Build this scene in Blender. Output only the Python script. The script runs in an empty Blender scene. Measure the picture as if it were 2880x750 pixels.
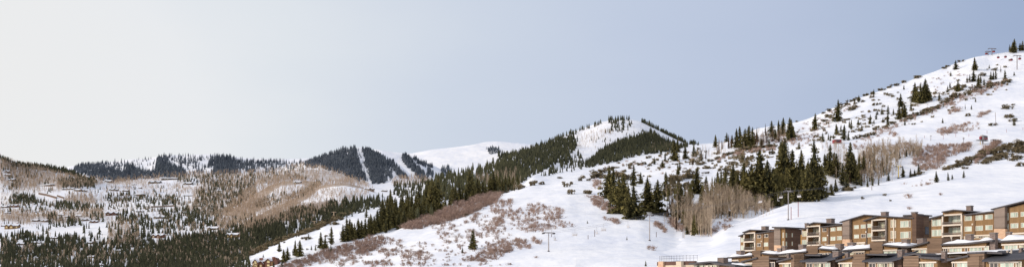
# Snowy ski valley at dusk: hills, forests, chairlift and a hillside condominium village.
import bpy, math, random
import numpy as np
from mathutils import Vector

F = 2700.0          # focal length measured on the photograph (photo pixels)
UC, VH = 1440.0, 800.0   # optical axis column and horizon row on the photograph
R = math.radians
sc = bpy.context.scene
C = sc.collection
RNG = np.random.default_rng(11)
random.seed(5)

# ------------------------------------------------------------------ survey helpers
def K(ox, oy, s, pts):
    """measured points of an enlarged survey crop -> photo pixels"""
    return [(ox + s * x, oy + s * y) for x, y in pts]
c1 = lambda *p: K(0, 390, .5365, p)
c2 = lambda *p: K(720, 380, .5513, p)
c3 = lambda *p: K(1400, 300, .6704, p)
c4 = lambda *p: K(2040, 240, .5364, p)
c7 = lambda *p: K(2400, 90, .4918, p)
cL = lambda *p: K(0, 420, .2683, p)
cM = lambda *p: K(0, 570, .2683, p)
cN = lambda *p: K(360, 420, .2683, p)
cO = lambda *p: K(360, 570, .2683, p)
cP = lambda *p: K(1080, 420, .3279, p)
cQ = lambda *p: K(1700, 330, .3429, p)
cR = lambda *p: K(2300, 330, .3428, p)
cS = lambda *p: K(700, 560, .2831, p)
cT = lambda *p: K(1640, 440, .3579, p)
cU = lambda *p: K(1980, 380, .3579, p)
cF = lambda *p: K(1480, 600, .2407, p)

def at(u, v, d):
    return Vector(((u - UC) / F * d, d, (VH - v) / F * d))

def hash2(ix, iy, seed):
    h = (ix.astype(np.int64) * 374761393 + iy.astype(np.int64) * 668265263 + seed * 1442695041) & 0x7fffffff
    h = ((h ^ (h >> 13)) * 1274126177) & 0x7fffffff
    h = h ^ (h >> 16)
    return (h & 0xffff) / 65535.0

def vnoise(x, y, seed=0):
    ix, iy = np.floor(x), np.floor(y)
    fx, fy = x - ix, y - iy
    fx, fy = fx * fx * (3 - 2 * fx), fy * fy * (3 - 2 * fy)
    a, b = hash2(ix, iy, seed), hash2(ix + 1, iy, seed)
    c, d = hash2(ix, iy + 1, seed), hash2(ix + 1, iy + 1, seed)
    return (a + (b - a) * fx) * (1 - fy) + (c + (d - c) * fx) * fy

def fbm(x, y, oct=4, seed=0):
    s, a, t = 0.0, 1.0, 0.0
    for i in range(oct):
        s = s + a * (vnoise(x * 2 ** i, y * 2 ** i, seed + i * 17) - .5)
        t += a
        a *= .5
    return s / t * 2

def inpoly(u, v, poly):
    u, v = np.asarray(u, float), np.asarray(v, float)
    r = np.zeros(u.shape, bool)
    n = len(poly)
    for i in range(n):
        x0, y0 = poly[i]
        x1, y1 = poly[(i + 1) % n]
        if y0 == y1:
            continue
        m = ((y0 > v) != (y1 > v)) & (u < (x1 - x0) * (v - y0) / (y1 - y0) + x0)
        r ^= m
    return r

# ------------------------------------------------------------------ mesh helpers
def raw_mesh(name, V, T, mats, tint=None, mat_idx=None, smooth=False, n=3):
    """V (N,3), T (M,n) -> mesh datablock; tint is a per-point float attribute"""
    V = np.ascontiguousarray(V, np.float32)
    T = np.ascontiguousarray(T, np.int32)
    me = bpy.data.meshes.new(name)
    me.vertices.add(len(V))
    me.vertices.foreach_set('co', V.ravel())
    me.loops.add(T.size)
    me.loops.foreach_set('vertex_index', T.ravel())
    me.polygons.add(len(T))
    me.polygons.foreach_set('loop_start', np.arange(0, T.size, n, dtype=np.int32))
    if mat_idx is not None:
        me.polygons.foreach_set('material_index', np.ascontiguousarray(mat_idx, np.int32))
    me.polygons.foreach_set('use_smooth', np.full(len(T), smooth, bool))
    me.update(calc_edges=True)
    if tint is not None:
        a = me.attributes.new('tint', 'FLOAT', 'POINT')
        a.data.foreach_set('value', np.ascontiguousarray(tint, np.float32))
    for m in (mats if isinstance(mats, (list, tuple)) else [mats]):
        me.materials.append(m)
    return me

def link(name, data, parent=None):
    o = bpy.data.objects.new(name, data)
    C.objects.link(o)
    if parent is not None:
        o.parent = parent
    return o

def tag(o, label=None, cat=None, group=None, kind=None):
    if label: o['label'] = label
    if cat: o['category'] = cat
    if group: o['group'] = group
    if kind: o['kind'] = kind
    return o

def empty(name, loc, rz=0.0):
    o = bpy.data.objects.new(name, None)
    C.objects.link(o)
    o.location = loc
    o.rotation_euler = (0, 0, rz)
    o.empty_display_size = .5
    return o

# ------------------------------------------------------------------ materials
def lin(c):
    return tuple(((x / 255) / 12.92 if x <= 10 else (((x / 255) + .055) / 1.055) ** 2.4) for x in c)

def new_mat(name):
    m = bpy.data.materials.new(name)
    m.use_nodes = True
    nt = m.node_tree
    return m, nt, nt.nodes['Principled BSDF']

def mat_plain(name, col, rough=.7, noise=.12, scale=3.0, metal=0.0, bump=0.0, spec=.3):
    m, nt, b = new_mat(name)
    N, L = nt.nodes, nt.links
    tc = N.new('ShaderNodeTexCoord')
    nz = N.new('ShaderNodeTexNoise')
    nz.inputs['Scale'].default_value = scale
    nz.inputs['Detail'].default_value = 5
    L.new(tc.outputs['Object'], nz.inputs['Vector'])
    mr = N.new('ShaderNodeMapRange')
    mr.inputs['From Min'].default_value = .3
    mr.inputs['From Max'].default_value = .7
    mr.inputs['To Min'].default_value = 1 - noise
    mr.inputs['To Max'].default_value = 1 + noise
    L.new(nz.outputs['Fac'], mr.inputs['Value'])
    vm = N.new('ShaderNodeVectorMath')
    vm.operation = 'SCALE'
    vm.inputs[0].default_value = col[:3]
    L.new(mr.outputs['Result'], vm.inputs['Scale'])
    L.new(vm.outputs['Vector'], b.inputs['Base Color'])
    b.inputs['Roughness'].default_value = rough
    b.inputs['Metallic'].default_value = metal
    b.inputs['Specular IOR Level'].default_value = spec
    if bump:
        bp = N.new('ShaderNodeBump')
        bp.inputs['Strength'].default_value = bump
        bp.inputs['Distance'].default_value = .05
        L.new(nz.outputs['Fac'], bp.inputs['Height'])
        L.new(bp.outputs['Normal'], b.inputs['Normal'])
    return m

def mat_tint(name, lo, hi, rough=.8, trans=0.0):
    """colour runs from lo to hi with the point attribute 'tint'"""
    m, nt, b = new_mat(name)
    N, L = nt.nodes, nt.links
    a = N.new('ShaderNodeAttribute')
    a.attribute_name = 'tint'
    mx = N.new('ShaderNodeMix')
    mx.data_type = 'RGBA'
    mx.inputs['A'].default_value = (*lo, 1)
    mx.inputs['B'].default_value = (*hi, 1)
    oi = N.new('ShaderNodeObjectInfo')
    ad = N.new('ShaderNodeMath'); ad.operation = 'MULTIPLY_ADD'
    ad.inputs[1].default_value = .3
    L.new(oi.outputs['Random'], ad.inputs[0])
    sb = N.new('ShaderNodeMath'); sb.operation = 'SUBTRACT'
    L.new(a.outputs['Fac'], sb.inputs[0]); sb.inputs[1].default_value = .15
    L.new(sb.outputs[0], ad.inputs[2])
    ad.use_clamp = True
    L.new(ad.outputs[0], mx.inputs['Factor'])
    L.new(mx.outputs['Result'], b.inputs['Base Color'])
    b.inputs['Roughness'].default_value = rough
    b.inputs['Specular IOR Level'].default_value = .15
    return m

def mat_snow(name, tan=(.40, .315, .25), hi=(.95, .945, .95), noise_scale=.02, bump=.35, bscale=.25, tuft=.0):
    m, nt, b = new_mat(name)
    N, L = nt.nodes, nt.links
    tc = N.new('ShaderNodeTexCoord')
    n1 = N.new('ShaderNodeTexNoise'); n1.inputs['Scale'].default_value = noise_scale; n1.inputs['Detail'].default_value = 6
    L.new(tc.outputs['Object'], n1.inputs['Vector'])
    cr = N.new('ShaderNodeValToRGB')
    cr.color_ramp.elements[0].position = .36; cr.color_ramp.elements[0].color = (.75, .775, .85, 1)  # bluish low end paints shaded hollows into the snow colour
    cr.color_ramp.elements[1].position = .6; cr.color_ramp.elements[1].color = (*hi, 1)
    n4 = N.new('ShaderNodeTexNoise'); n4.inputs['Scale'].default_value = noise_scale * 9; n4.inputs['Detail'].default_value = 8; n4.inputs['Roughness'].default_value = .65
    mp4 = N.new('ShaderNodeMapping'); mp4.inputs['Scale'].default_value = (1, .45, 1); mp4.inputs['Rotation'].default_value = (0, 0, .5)
    L.new(tc.outputs['Object'], mp4.inputs['Vector']); L.new(mp4.outputs['Vector'], n4.inputs['Vector'])
    av = N.new('ShaderNodeMath'); av.operation = 'MULTIPLY_ADD'; L.new(n4.outputs['Fac'], av.inputs[0]); av.inputs[1].default_value = .55
    sv = N.new('ShaderNodeMath'); sv.operation = 'MULTIPLY'; L.new(n1.outputs['Fac'], sv.inputs[0]); sv.inputs[1].default_value = .45
    L.new(sv.outputs[0], av.inputs[2])
    L.new(av.outputs[0], cr.inputs['Fac'])
    a = N.new('ShaderNodeAttribute'); a.attribute_name = 'tint'
    n2 = N.new('ShaderNodeTexNoise'); n2.inputs['Scale'].default_value = .09; n2.inputs['Detail'].default_value = 8; n2.inputs['Roughness'].default_value = .75
    L.new(tc.outputs['Object'], n2.inputs['Vector'])
    # brush poking out of the snow: mask times a broken-up noise
    ad = N.new('ShaderNodeMath'); ad.operation = 'MULTIPLY_ADD'
    L.new(a.outputs['Fac'], ad.inputs[0]); ad.inputs[1].default_value = 1.0
    s2 = N.new('ShaderNodeMath'); s2.operation = 'SUBTRACT'
    L.new(n2.outputs['Fac'], s2.inputs[0]); s2.inputs[1].default_value = .95
    L.new(s2.outputs[0], ad.inputs[2])
    mr = N.new('ShaderNodeMapRange'); mr.inputs['From Min'].default_value = 0; mr.inputs['From Max'].default_value = .35
    L.new(ad.outputs[0], mr.inputs['Value'])
    mx = N.new('ShaderNodeMix'); mx.data_type = 'RGBA'
    L.new(mr.outputs['Result'], mx.inputs['Factor'])
    L.new(cr.outputs['Color'], mx.inputs['A'])
    mx.inputs['B'].default_value = (*tan, 1)
    L.new(mx.outputs['Result'], b.inputs['Base Color'])
    b.inputs['Roughness'].default_value = .75
    b.inputs['Specular IOR Level'].default_value = .1
    n3 = N.new('ShaderNodeTexNoise'); n3.inputs['Scale'].default_value = bscale; n3.inputs['Detail'].default_value = 7; n3.inputs['Roughness'].default_value = .6
    L.new(tc.outputs['Object'], n3.inputs['Vector'])
    bp = N.new('ShaderNodeBump'); bp.inputs['Strength'].default_value = bump; bp.inputs['Distance'].default_value = .6
    n5 = N.new('ShaderNodeTexNoise'); n5.inputs['Scale'].default_value = bscale * .18; n5.inputs['Detail'].default_value = 4
    L.new(mp4.outputs['Vector'], n5.inputs['Vector'])
    hb = N.new('ShaderNodeMath'); hb.operation = 'MULTIPLY_ADD'; L.new(n5.outputs['Fac'], hb.inputs[0]); hb.inputs[1].default_value = 5.0; L.new(n3.outputs['Fac'], hb.inputs[2])
    L.new(hb.outputs[0], bp.inputs['Height'])
    L.new(bp.outputs['Normal'], b.inputs['Normal'])
    return m

# ------------------------------------------------------------------ world, sun, camera
SUN_AZ, SUN_EL = R(-100), R(20)       # left of the picture, a little behind the camera, low
w = bpy.data.worlds.new('World'); sc.world = w; w.use_nodes = True
nt = w.node_tree; N, L = nt.nodes, nt.links
bg = N['Background']; out = N['World Output']
sky = N.new('ShaderNodeTexSky'); sky.sky_type = 'NISHITA'; sky.sun_disc = False
sky.sun_elevation = SUN_EL; sky.sun_rotation = SUN_AZ; sky.air_density = 1.2; sky.dust_density = 2.5
L.new(sky.outputs['Color'], bg.inputs['Color']); bg.inputs['Strength'].default_value = .1
# thin high overcast: bright towards the sun on the left, thinning to blue on the right
tc = N.new('ShaderNodeTexCoord'); sx = N.new('ShaderNodeSeparateXYZ')
L.new(tc.outputs['Generated'], sx.inputs['Vector'])
cn = N.new('ShaderNodeTexNoise'); cn.inputs['Scale'].default_value = 2.2; cn.inputs['Detail'].default_value = 5
mp = N.new('ShaderNodeMapping'); mp.inputs['Scale'].default_value = (1, 1, 2.6)
L.new(tc.outputs['Generated'], mp.inputs['Vector']); L.new(mp.outputs['Vector'], cn.inputs['Vector'])
m1 = N.new('ShaderNodeMath'); m1.operation = 'MULTIPLY_ADD'
L.new(cn.outputs['Fac'], m1.inputs[0]); m1.inputs[1].default_value = -.26; L.new(sx.outputs['X'], m1.inputs[2])
m2 = N.new('ShaderNodeMapRange'); m2.inputs['From Min'].default_value = -1.13; m2.inputs['From Max'].default_value = .87
L.new(m1.outputs[0], m2.inputs['Value'])
rp = N.new('ShaderNodeValToRGB'); L.new(m2.outputs['Result'], rp.inputs['Fac'])
el = rp.color_ramp.elements
stops = [(-1.0, (255, 248, 240)), (-.47, (241, 241, 241)), (-.33, (238, 240, 243)), (-.25, (229, 234, 240)), (-.06, (209, 218, 233)),
         (.12, (196, 207, 228)), (.25, (187, 199, 223)), (.36, (177, 191, 217)), (.47, (162, 178, 208)), (1.0, (128, 150, 194))]
while len(el) < len(stops): el.new(.5)
for e, (p, c) in zip(el, stops):
    e.position = (p + 1) / 2; e.color = (*lin(c), 1)
# behind the camera the overcast is an even bright grey
mb = N.new('ShaderNodeMapRange'); mb.inputs['From Min'].default_value = .35; mb.inputs['From Max'].default_value = -.25
L.new(sx.outputs['Y'], mb.inputs['Value'])
mxb = N.new('ShaderNodeMix'); mxb.data_type = 'RGBA'
L.new(mb.outputs['Result'], mxb.inputs['Factor']); L.new(rp.outputs['Color'], mxb.inputs['A']); mxb.inputs['B'].default_value = (.74, .77, .86, 1)
bg2 = N.new('ShaderNodeBackground'); L.new(mxb.outputs['Result'], bg2.inputs['Color']); bg2.inputs['Strength'].default_value = 1.0
ms = N.new('ShaderNodeMixShader'); ms.inputs['Fac'].default_value = .93
L.new(bg.outputs[0], ms.inputs[1]); L.new(bg2.outputs[0], ms.inputs[2]); L.new(ms.outputs[0], out.inputs['Surface'])

ld = bpy.data.lights.new('sun', 'SUN'); ld.energy = 2.45; ld.angle = R(6); ld.color = (1, .9, .8)
so = bpy.data.objects.new('sun', ld); C.objects.link(so)
sd = Vector((math.sin(SUN_AZ) * math.cos(SUN_EL), math.cos(SUN_AZ) * math.cos(SUN_EL), math.sin(SUN_EL)))
so.rotation_euler = sd.to_track_quat('Z', 'Y').to_euler()
so.location = (0, 0, 300)

cd = bpy.data.cameras.new('camera'); cam = bpy.data.objects.new('camera', cd); C.objects.link(cam)
cam.location = (0, 0, 0); cam.rotation_euler = (R(90), 0, 0)
cd.sensor_width = 36; cd.lens = 36 * F / 2880
cd.shift_y = (VH - 375) / 2880
cd.clip_start = 1; cd.clip_end = 60000
sc.camera = cam
sc.view_settings.view_transform = 'Standard'; sc.view_settings.look = 'None'
sc.view_settings.exposure = 0; sc.view_settings.gamma = 1
sc.cycles.max_bounces = 5; sc.cycles.diffuse_bounces = 2; sc.cycles.glossy_bounces = 2; sc.cycles.transparent_max_bounces = 4

# ------------------------------------------------------------------ hills
YAW = R(55)
PN = math.sin(YAW) * (640 / F * 265) + math.cos(YAW) * 265   # village front line: distance along its depth axis
def village_d(u, off):
    return (PN + off) / (math.sin(YAW) * (u - UC) / F + math.cos(YAW))

HILLS = []
class Hill:
    def __init__(self, name, u0, u1, rows, mat, label, step=4.0, ns=90, amp=2.0, lam=60.0, masks=(), drop=.35, seed=1, smooth=8):
        us = np.arange(u0, u1 + step, step)
        A = []
        for r in rows:
            r = np.array(sorted(r), float)
            v, d = np.interp(us, r[:, 0], r[:, 1]), np.interp(us, r[:, 0], r[:, 2])
            if smooth:
                k = np.exp(-.5 * (np.arange(-12, 13) * step / smooth) ** 2); k /= k.sum()
                pad = lambda q: np.convolve(np.pad(q, 12, mode='reflect', reflect_type='odd'), k, 'valid')
                v, d = pad(v), pad(d)
            A.append((v, d))
        nr = len(A)
        s = np.linspace(0, nr - 1, ns)
        Vv = np.zeros((ns, len(us))); D = np.zeros((ns, len(us)))
        def herm(P, s):
            i = np.minimum(s.astype(int), nr - 2); t = (s - i)[:, None]
            P = np.array(P)
            M = np.zeros_like(P); M[1:-1] = (P[2:] - P[:-2]) / 2
            M[0] = P[1] - P[0]; M[-1] = P[-1] - P[-2]
            p0, p1, m0, m1 = P[i], P[i + 1], M[i], M[i + 1]
            return (2*t**3-3*t**2+1)*p0 + (t**3-2*t**2+t)*m0 + (-2*t**3+3*t**2)*p1 + (t**3-t**2)*m1
        Vv = herm([a[0] for a in A], s); D = herm([a[1] for a in A], s)
        X = (us[None, :] - UC) / F * D
        Z = (VH - Vv) / F * D
        fade = np.clip(np.minimum(1, (1 - np.linspace(0, 1, ns)) * 6 + .25), 0, 1)[:, None]
        Z = Z + amp * fade * fbm(X / lam, D / lam, 5, seed)
        # rounded back side
        Xs, Ys, Zs, VV = [X], [D], [Z], [Vv]
        for kx, kd in ((.02, .0), (.06, .012), (.14, .05), (.3, .14)):
            d2 = D[-1] * (1 + kx)
            Xs.append(((us - UC) / F * d2)[None]); Ys.append(d2[None])
            Zs.append((Z[-1] - drop * D[-1] * kx * (.35 + kx * 3))[None]); VV.append(Vv[-1][None])
        self.us, self.X, self.Y, self.Z = us, X, D, Z
        self.PV = VH - Z / D * F                     # projected rows
        self.env = np.minimum.accumulate(self.PV, 0)
        X, Y, Z, VV = (np.concatenate(q) for q in (Xs, Ys, Zs, VV))
        n0, n1 = X.shape
        PV = VH - Z / Y * F
        U = np.broadcast_to(us[None], X.shape)
        tint = np.zeros(X.shape)
        for poly, val in masks:
            q = inpoly(U, PV, poly)
            tint = np.where(q, 0, tint) if val < 0 else np.maximum(tint, q * val)
        # soften the mask edges
        for _ in range(2):
            t = np.pad(tint, 1, mode='edge')
            tint = (t[1:-1, 1:-1] * 2 + t[:-2, 1:-1] + t[2:, 1:-1] + t[1:-1, :-2] + t[1:-1, 2:]) / 6
        idx = np.arange(n0 * n1).reshape(n0, n1)
        T = np.stack([idx[:-1, :-1], idx[:-1, 1:], idx[1:, 1:], idx[1:, :-1]], -1).reshape(-1, 4)
        me = raw_mesh(name, np.stack([X, Y, Z], -1).reshape(-1, 3), T, mat, tint=tint.ravel(), smooth=True, n=4)
        self.ob = tag(link(name, me), label, None, None, 'structure')
        HILLS.append(self)

    def hit(self, u, v):
        f = (u - self.us[0]) / (self.us[1] - self.us[0])
        j = int(round(f))
        if j < 0 or j >= len(self.us): return None
        e = self.env[:, j]
        if v > e[0] + .01 or v < e[-1]: return None
        i = int(np.argmax(e <= v))
        if i == 0: return Vector((self.X[0, j], self.Y[0, j], self.Z[0, j]))
        a, b = self.PV[i - 1, j], self.PV[i, j]
        t = 0 if a == b else min(1, max(0, (a - v) / (a - b)))
        d = self.Y[i - 1, j] + t * (self.Y[i, j] - self.Y[i - 1, j])
        z = self.Z[i - 1, j] + t * (self.Z[i, j] - self.Z[i - 1, j])
        return Vector(((u - UC) / F * d, d, z))

def pick(u, v, slack=14):
    """the visible ground at photo pixel (u, v); above a crest take the crest itself"""
    best = None
    for h in HILLS:
        p = h.hit(u, v)
        if p is not None and (best is None or p.y < best.y): best = p
    if best is None:
        for h in HILLS:
            j = int(round((u - h.us[0]) / (h.us[1] - h.us[0])))
            if 0 <= j < len(h.us) and 0 <= h.env[-1, j] - v < slack:
                p = Vector(((u - UC) / F * h.Y[-1, j], h.Y[-1, j], h.Z[-1, j]))
                if best is None or p.y < best.y: best = p
    return best
SNOW_FAR = mat_snow('snow far', hi=(.96, .94, .93), noise_scale=.006, bump=.5, bscale=.03)
SNOW = mat_snow('snow near', tan=(.26, .195, .16), noise_scale=.025, bump=.4, bscale=.3)

# brown aspen ground (photo polygons)
ASP_FAR = [
    c1((0,110),(60,120),(200,150),(330,190),(500,215),(640,215),(760,205),(900,190),(1000,190),(1000,215),(820,220),(700,240),(560,240),(450,260),(330,275),(250,240),(200,255),(110,260),(0,240)),
    c1((980,180),(1342,175),(1342,290),(1180,380),(1100,420),(980,380),(1010,330),(1000,270),(1060,240)),
    c2((0,185),(100,180),(250,150),(330,160),(440,195),(560,235),(480,240),(260,225),(0,250)),
    c1((330,300),(420,285),(500,310),(520,345),(330,340)), c1((0,385),(250,390),(540,380),(560,420),(400,440),(150,450),(0,430)),
    c1((560,430),(720,440),(740,560),(560,560)),
    c2((690,240),(740,215),(870,215),(890,245),(800,260),(690,260)),
]
ASP_A = [c2((-200,420),(0,250),(60,225),(140,215),(240,218),(345,240),(345,250),(250,300),(120,340),(0,400),(-200,520))]
ASP_B = [c2((-100,470),(0,410),(120,350),(220,300),(290,268),(360,240),(480,230),(560,255),(620,290),(560,280),(480,262),(380,262),(320,290),(240,340),(200,360),(380,345),(330,400),(150,440),(0,490))]
BARE_A = c2((50,338),(75,292),(130,258),(240,250),(252,285),(150,315),(80,350))
BARE_B = c2((330,272),(450,258),(560,275),(600,295),(560,328),(380,338),(230,350),(290,305))
BRUSH = [
    cP((130,671),(220,610),(400,580),(520,520),(620,470),(760,425),(900,385),(1010,385),(960,450),(860,500),(760,540),(560,620),(400,650),(300,690)),
    c2((120,671),(300,610),(450,560),(600,520),(650,520),(660,560),(560,600),(330,640),(200,690)),
]
H = Hill
def ground_v(off, z, lv, ld_):
    # terraces of the village, easing into the open ski hill on the left
    res = []
    for u in range(1600, 3321, 15):
        d = village_d(u, off); v = VH - z * F / d
        t = min(1, max(0, (2040 - u) / 140)); t = t * t * (3 - 2 * t)
        res.append((u, v + (lv - v) * t, d + (ld_ - d) * t))
    return res

# far snow ridge
H('mountain', 960, 1700, [
    [(960,560,3900),(1700,560,3900)], [(960,470,4300),(1700,470,4300)],
    [(960,470,4700),(1000,440,4800),(1056,419,4800),(1106,428,4800),(1150,433,4800),(1216,421,4800),(1326,408,4800),(1370,398,4900),(1398,397,4900),(1440,401,4900),(1487,405,4900),(1540,415,4900),(1700,440,4900)]],
  SNOW_FAR, 'far bare snowy ridge on the skyline', ns=60, amp=25, lam=420, seed=3)
H('mountain', 1000, 1300, [
    [(1000,540,3000),(1300,540,3000)], [(1000,480,3250),(1150,490,3250),(1300,520,3250)],
    [(1000,418,3500),(1050,423,3500),(1073,421,3500),(1100,429,3500),(1122,433,3500),(1139,436,3500),(1161,444,3500),(1189,454,3500),(1216,463,3500),(1240,474,3500),(1271,490,3500),(1300,510,3500)]],
  SNOW_FAR, 'snowy shoulder beside the dark wooded peak', ns=50, amp=12, lam=200, seed=5)
H('mountain', -160, 960, [
    [(-160,560,2600),(500,560,2700),(960,560,2700)], [(-160,520,2950),(200,500,2950),(960,490,2950)],
    [(-160,520,3200),(150,490,3300),(198,466,3300),(215,465,3300),(236,460,3300),(268,458,3300),(300,455,3300),(343,449,3300),(375,445,3300),(413,445,3300),(440,439,3300),(472,435,3300),(510,436,3300),(540,436,3300),(563,434,3300),(590,434,3300),(620,437,3300),(644,440,3300),(670,443,3300),(720,446,3300),(775,446,3300),(830,446,3300),(865,444,3300),(900,446,3300),(960,450,3300)]],
  SNOW_FAR, 'far wooded snowy ridge along the skyline', ns=60, amp=22, lam=260, seed=8)
H('mountain', 800, 1260, [
    [(800,540,2200),(1260,540,2200)], [(800,500,2450),(960,480,2450),(1100,490,2450),(1260,525,2450)],
    [(800,470,2800),(845,458,2800),(870,450,2800),(885,446,2800),(913,438,2800),(940,427,2800),(963,419,2800),(985,416,2800),(1001,417,2800),(1012,413,2800),(1034,417,2800),(1056,426,2800),(1078,435,2800),(1106,451,2800),(1128,467,2800),(1150,487,2800),(1161,498,2800),(1205,508,2800),(1260,525,2800)]],
  SNOW_FAR, 'dark wooded peak with a straight white ski run', ns=60, amp=14, lam=180, seed=13)
H('mountain', 1100, 2060, [
    [(1100,640,850),(1400,600,950),(1700,520,1300),(2060,500,1500)],
    [(1100,580,950),(1216,540,1000),(1300,510,1100),(1440,480,1200),(1600,470,1400),(1760,430,1650),(1900,440,1750),(2060,450,1750)],
    [(1100,545,1050),(1216,511,1150),(1271,491,1250),(1326,479,1350),(1382,463,1450),(1440,441,1600),(1487,420,1750),(1534,404,1850),(1568,388,1900),(1601,375,1950),(1635,361,2000),(1668,350,2000),(1695,341,2000),(1722,337,2000),(1755,335,2000),(1785,337,2000),(1805,343,2000),(1825,354,2000),(1850,366,2000),(1880,381,2000),(1910,396,2000),(1936,405,2000),(1970,414,2000),(2060,430,2000)]],
  SNOW_FAR, 'cone shaped snowy peak with wooded flanks', ns=90, amp=7, lam=140, seed=21)
# brown hill at the left edge
H('hill', -160, 460, [
    [(-160,640,1500),(460,640,1500)], [(-160,540,1750),(0,540,1750),(200,515,1850),(460,540,1900)],
    [(-160,415,2000),(-60,428,2000),(0,437,2000),(16,443,2000),(32,450,2050),(54,457,2050),(80,461,2100),(107,463,2150),(139,468,2200),(166,470,2250),(188,473,2300),(206,480,2350),(225,490,2400),(258,500,2400),(279,508,2400),(320,520,2400),(460,560,2400)]],
  SNOW_FAR, 'brown wooded hill at the left edge of the valley', ns=60, amp=8, lam=120, masks=[(p, .62) for p in ASP_FAR], seed=31)
# valley floor and the long rolling plateau behind it
H('valley', -200, 1320, [
    [(-200,800,640),(600,800,620),(800,800,600),(1320,800,560)],
    [(-200,740,860),(600,740,860),(1320,740,800)],
    [(-200,640,1200),(600,640,1200),(1320,640,1200)],
    [(-200,580,1600),(0,580,1600),(400,575,1600),(700,570,1600),(1000,580,1600),(1320,600,1600)],
    [(-200,545,2000),(0,552,2000),(130,545,1950),(300,535,2000),(500,525,2100),(720,515,2100),(1000,525,2100),(1320,560,2000)],
    [(-200,530,2400),(0,540,2300),(70,533,2200),(130,528,2150),(215,524,2200),(241,519,2250),(300,513,2300),(343,509,2350),(407,503,2400),(445,499,2400),(483,495,2400),(536,491,2400),(590,488,2400),(644,488,2400),(720,484,2400),(775,482,2400),(830,477,2400),(863,476,2400),(913,478,2400),(970,486,2400),(1028,508,2400),(1060,513,2400),(1120,506,2400),(1170,504,2400),(1205,503,2400),(1240,520,2400),(1320,540,2400)]],
  SNOW_FAR, 'snowy valley floor rising to a plateau dotted with houses', ns=200, amp=5, lam=110, masks=[(p, .62) for p in ASP_FAR], seed=37)
H('hill', 540, 1060, [
    [(540,740,1000),(1060,740,1000)], [(540,650,1350),(620,615,1350),(700,590,1350),(800,560,1380),(1060,570,1400)],
    [(540,650,1600),(580,628,1600),(626,596,1600),(671,575,1620),(700,557,1650),(720,543,1650),(760,519,1700),(797,508,1720),(852,506,1720),(907,513,1700),(960,523,1700),(1060,545,1700)]],
  SNOW_FAR, 'rounded hill covered with tan leafless aspens', ns=70, amp=3, lam=90, masks=[(p, .78) for p in ASP_A] + [(BARE_A, -1)], seed=43)
H('hill', 660, 1160, [
    [(660,790,900),(1160,760,900)], [(660,640,1150),(720,615,1150),(850,580,1180),(950,560,1200),(1160,600,1200)],
    [(660,630,1380),(720,603,1380),(792,572,1400),(841,547,1420),(880,531,1440),(907,520,1450),(940,514,1450),(979,514,1450),(1018,524,1450),(1056,538,1440),(1084,552,1420),(1160,590,1400)]],
  SNOW_FAR, 'rounded tan hill with a bare snowy top', ns=70, amp=3, lam=90, masks=[(p, .78) for p in ASP_B] + [(BARE_B, -1)], seed=47)
# wooded spur
H('hill', 560, 1560, [
    [(560,830,470),(800,830,430),(1000,760,450),(1100,700,500),(1250,640,560),(1400,590,640),(1560,560,760)],
    [(560,800,530),(720,760,500),(850,720,510),(963,680,540),(1062,640,590),(1200,590,660),(1300,560,740),(1440,530,850),(1560,510,950)],
    [(560,775,600),(640,742,600),(700,712,600),(720,706,600),(753,691,610),(803,669,620),(841,652,630),(885,636,650),(913,620,660),(963,605,680),(996,592,700),(1029,581,720),(1062,573,740),(1106,567,760),(1139,563,780),(1177,553,800),(1216,530,850),(1250,521,900),(1300,508,980),(1440,490,1150),(1560,470,1300)]],
  SNOW, 'snowy spur with conifers below the cone shaped peak', step=4, ns=80, amp=1.6, lam=45, masks=[(p, .3) for p in BRUSH], seed=53)
# the big ski hill: from the front slope up to the right hand skyline
crest = [(680,800,400),(740,772,405),(792,750,410),(830,730,420),(885,711,430),(940,695,440),(985,687,450),(1029,670,465),(1062,659,480),(1106,651,490),(1150,632,510),(1189,618,525),(1216,610,540),(1244,596,550),(1271,588,560),(1304,577,575),(1337,566,590),(1382,556,610),(1410,546,625),(1434,539,640),(1467,522,665),(1500,494,690),(1521,489,710),(1574,478,750),(1628,467,790),(1682,457,830),(1722,446,860),(1775,433,900),(1829,421,930),(1883,413,950),(1936,406,970),(1983,403,980),(2023,402,990),(2060,395,990),(2100,375,980),(2126,362,970),(2158,356,970),(2200,352,980),(2238,344,980),(2271,335,990),(2308,319,990),(2340,305,990),(2383,289,1000),(2415,276,1000),(2448,265,1000),(2485,252,1010),(2523,240,1020),(2548,231,1030),(2597,212,1040),(2636,199,1040),(2666,187,1050),(2705,172,1050),(2744,160,1050),(2784,155,1060),(2833,147,1060),(2880,142,1060),(2960,133,1070)]
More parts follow.
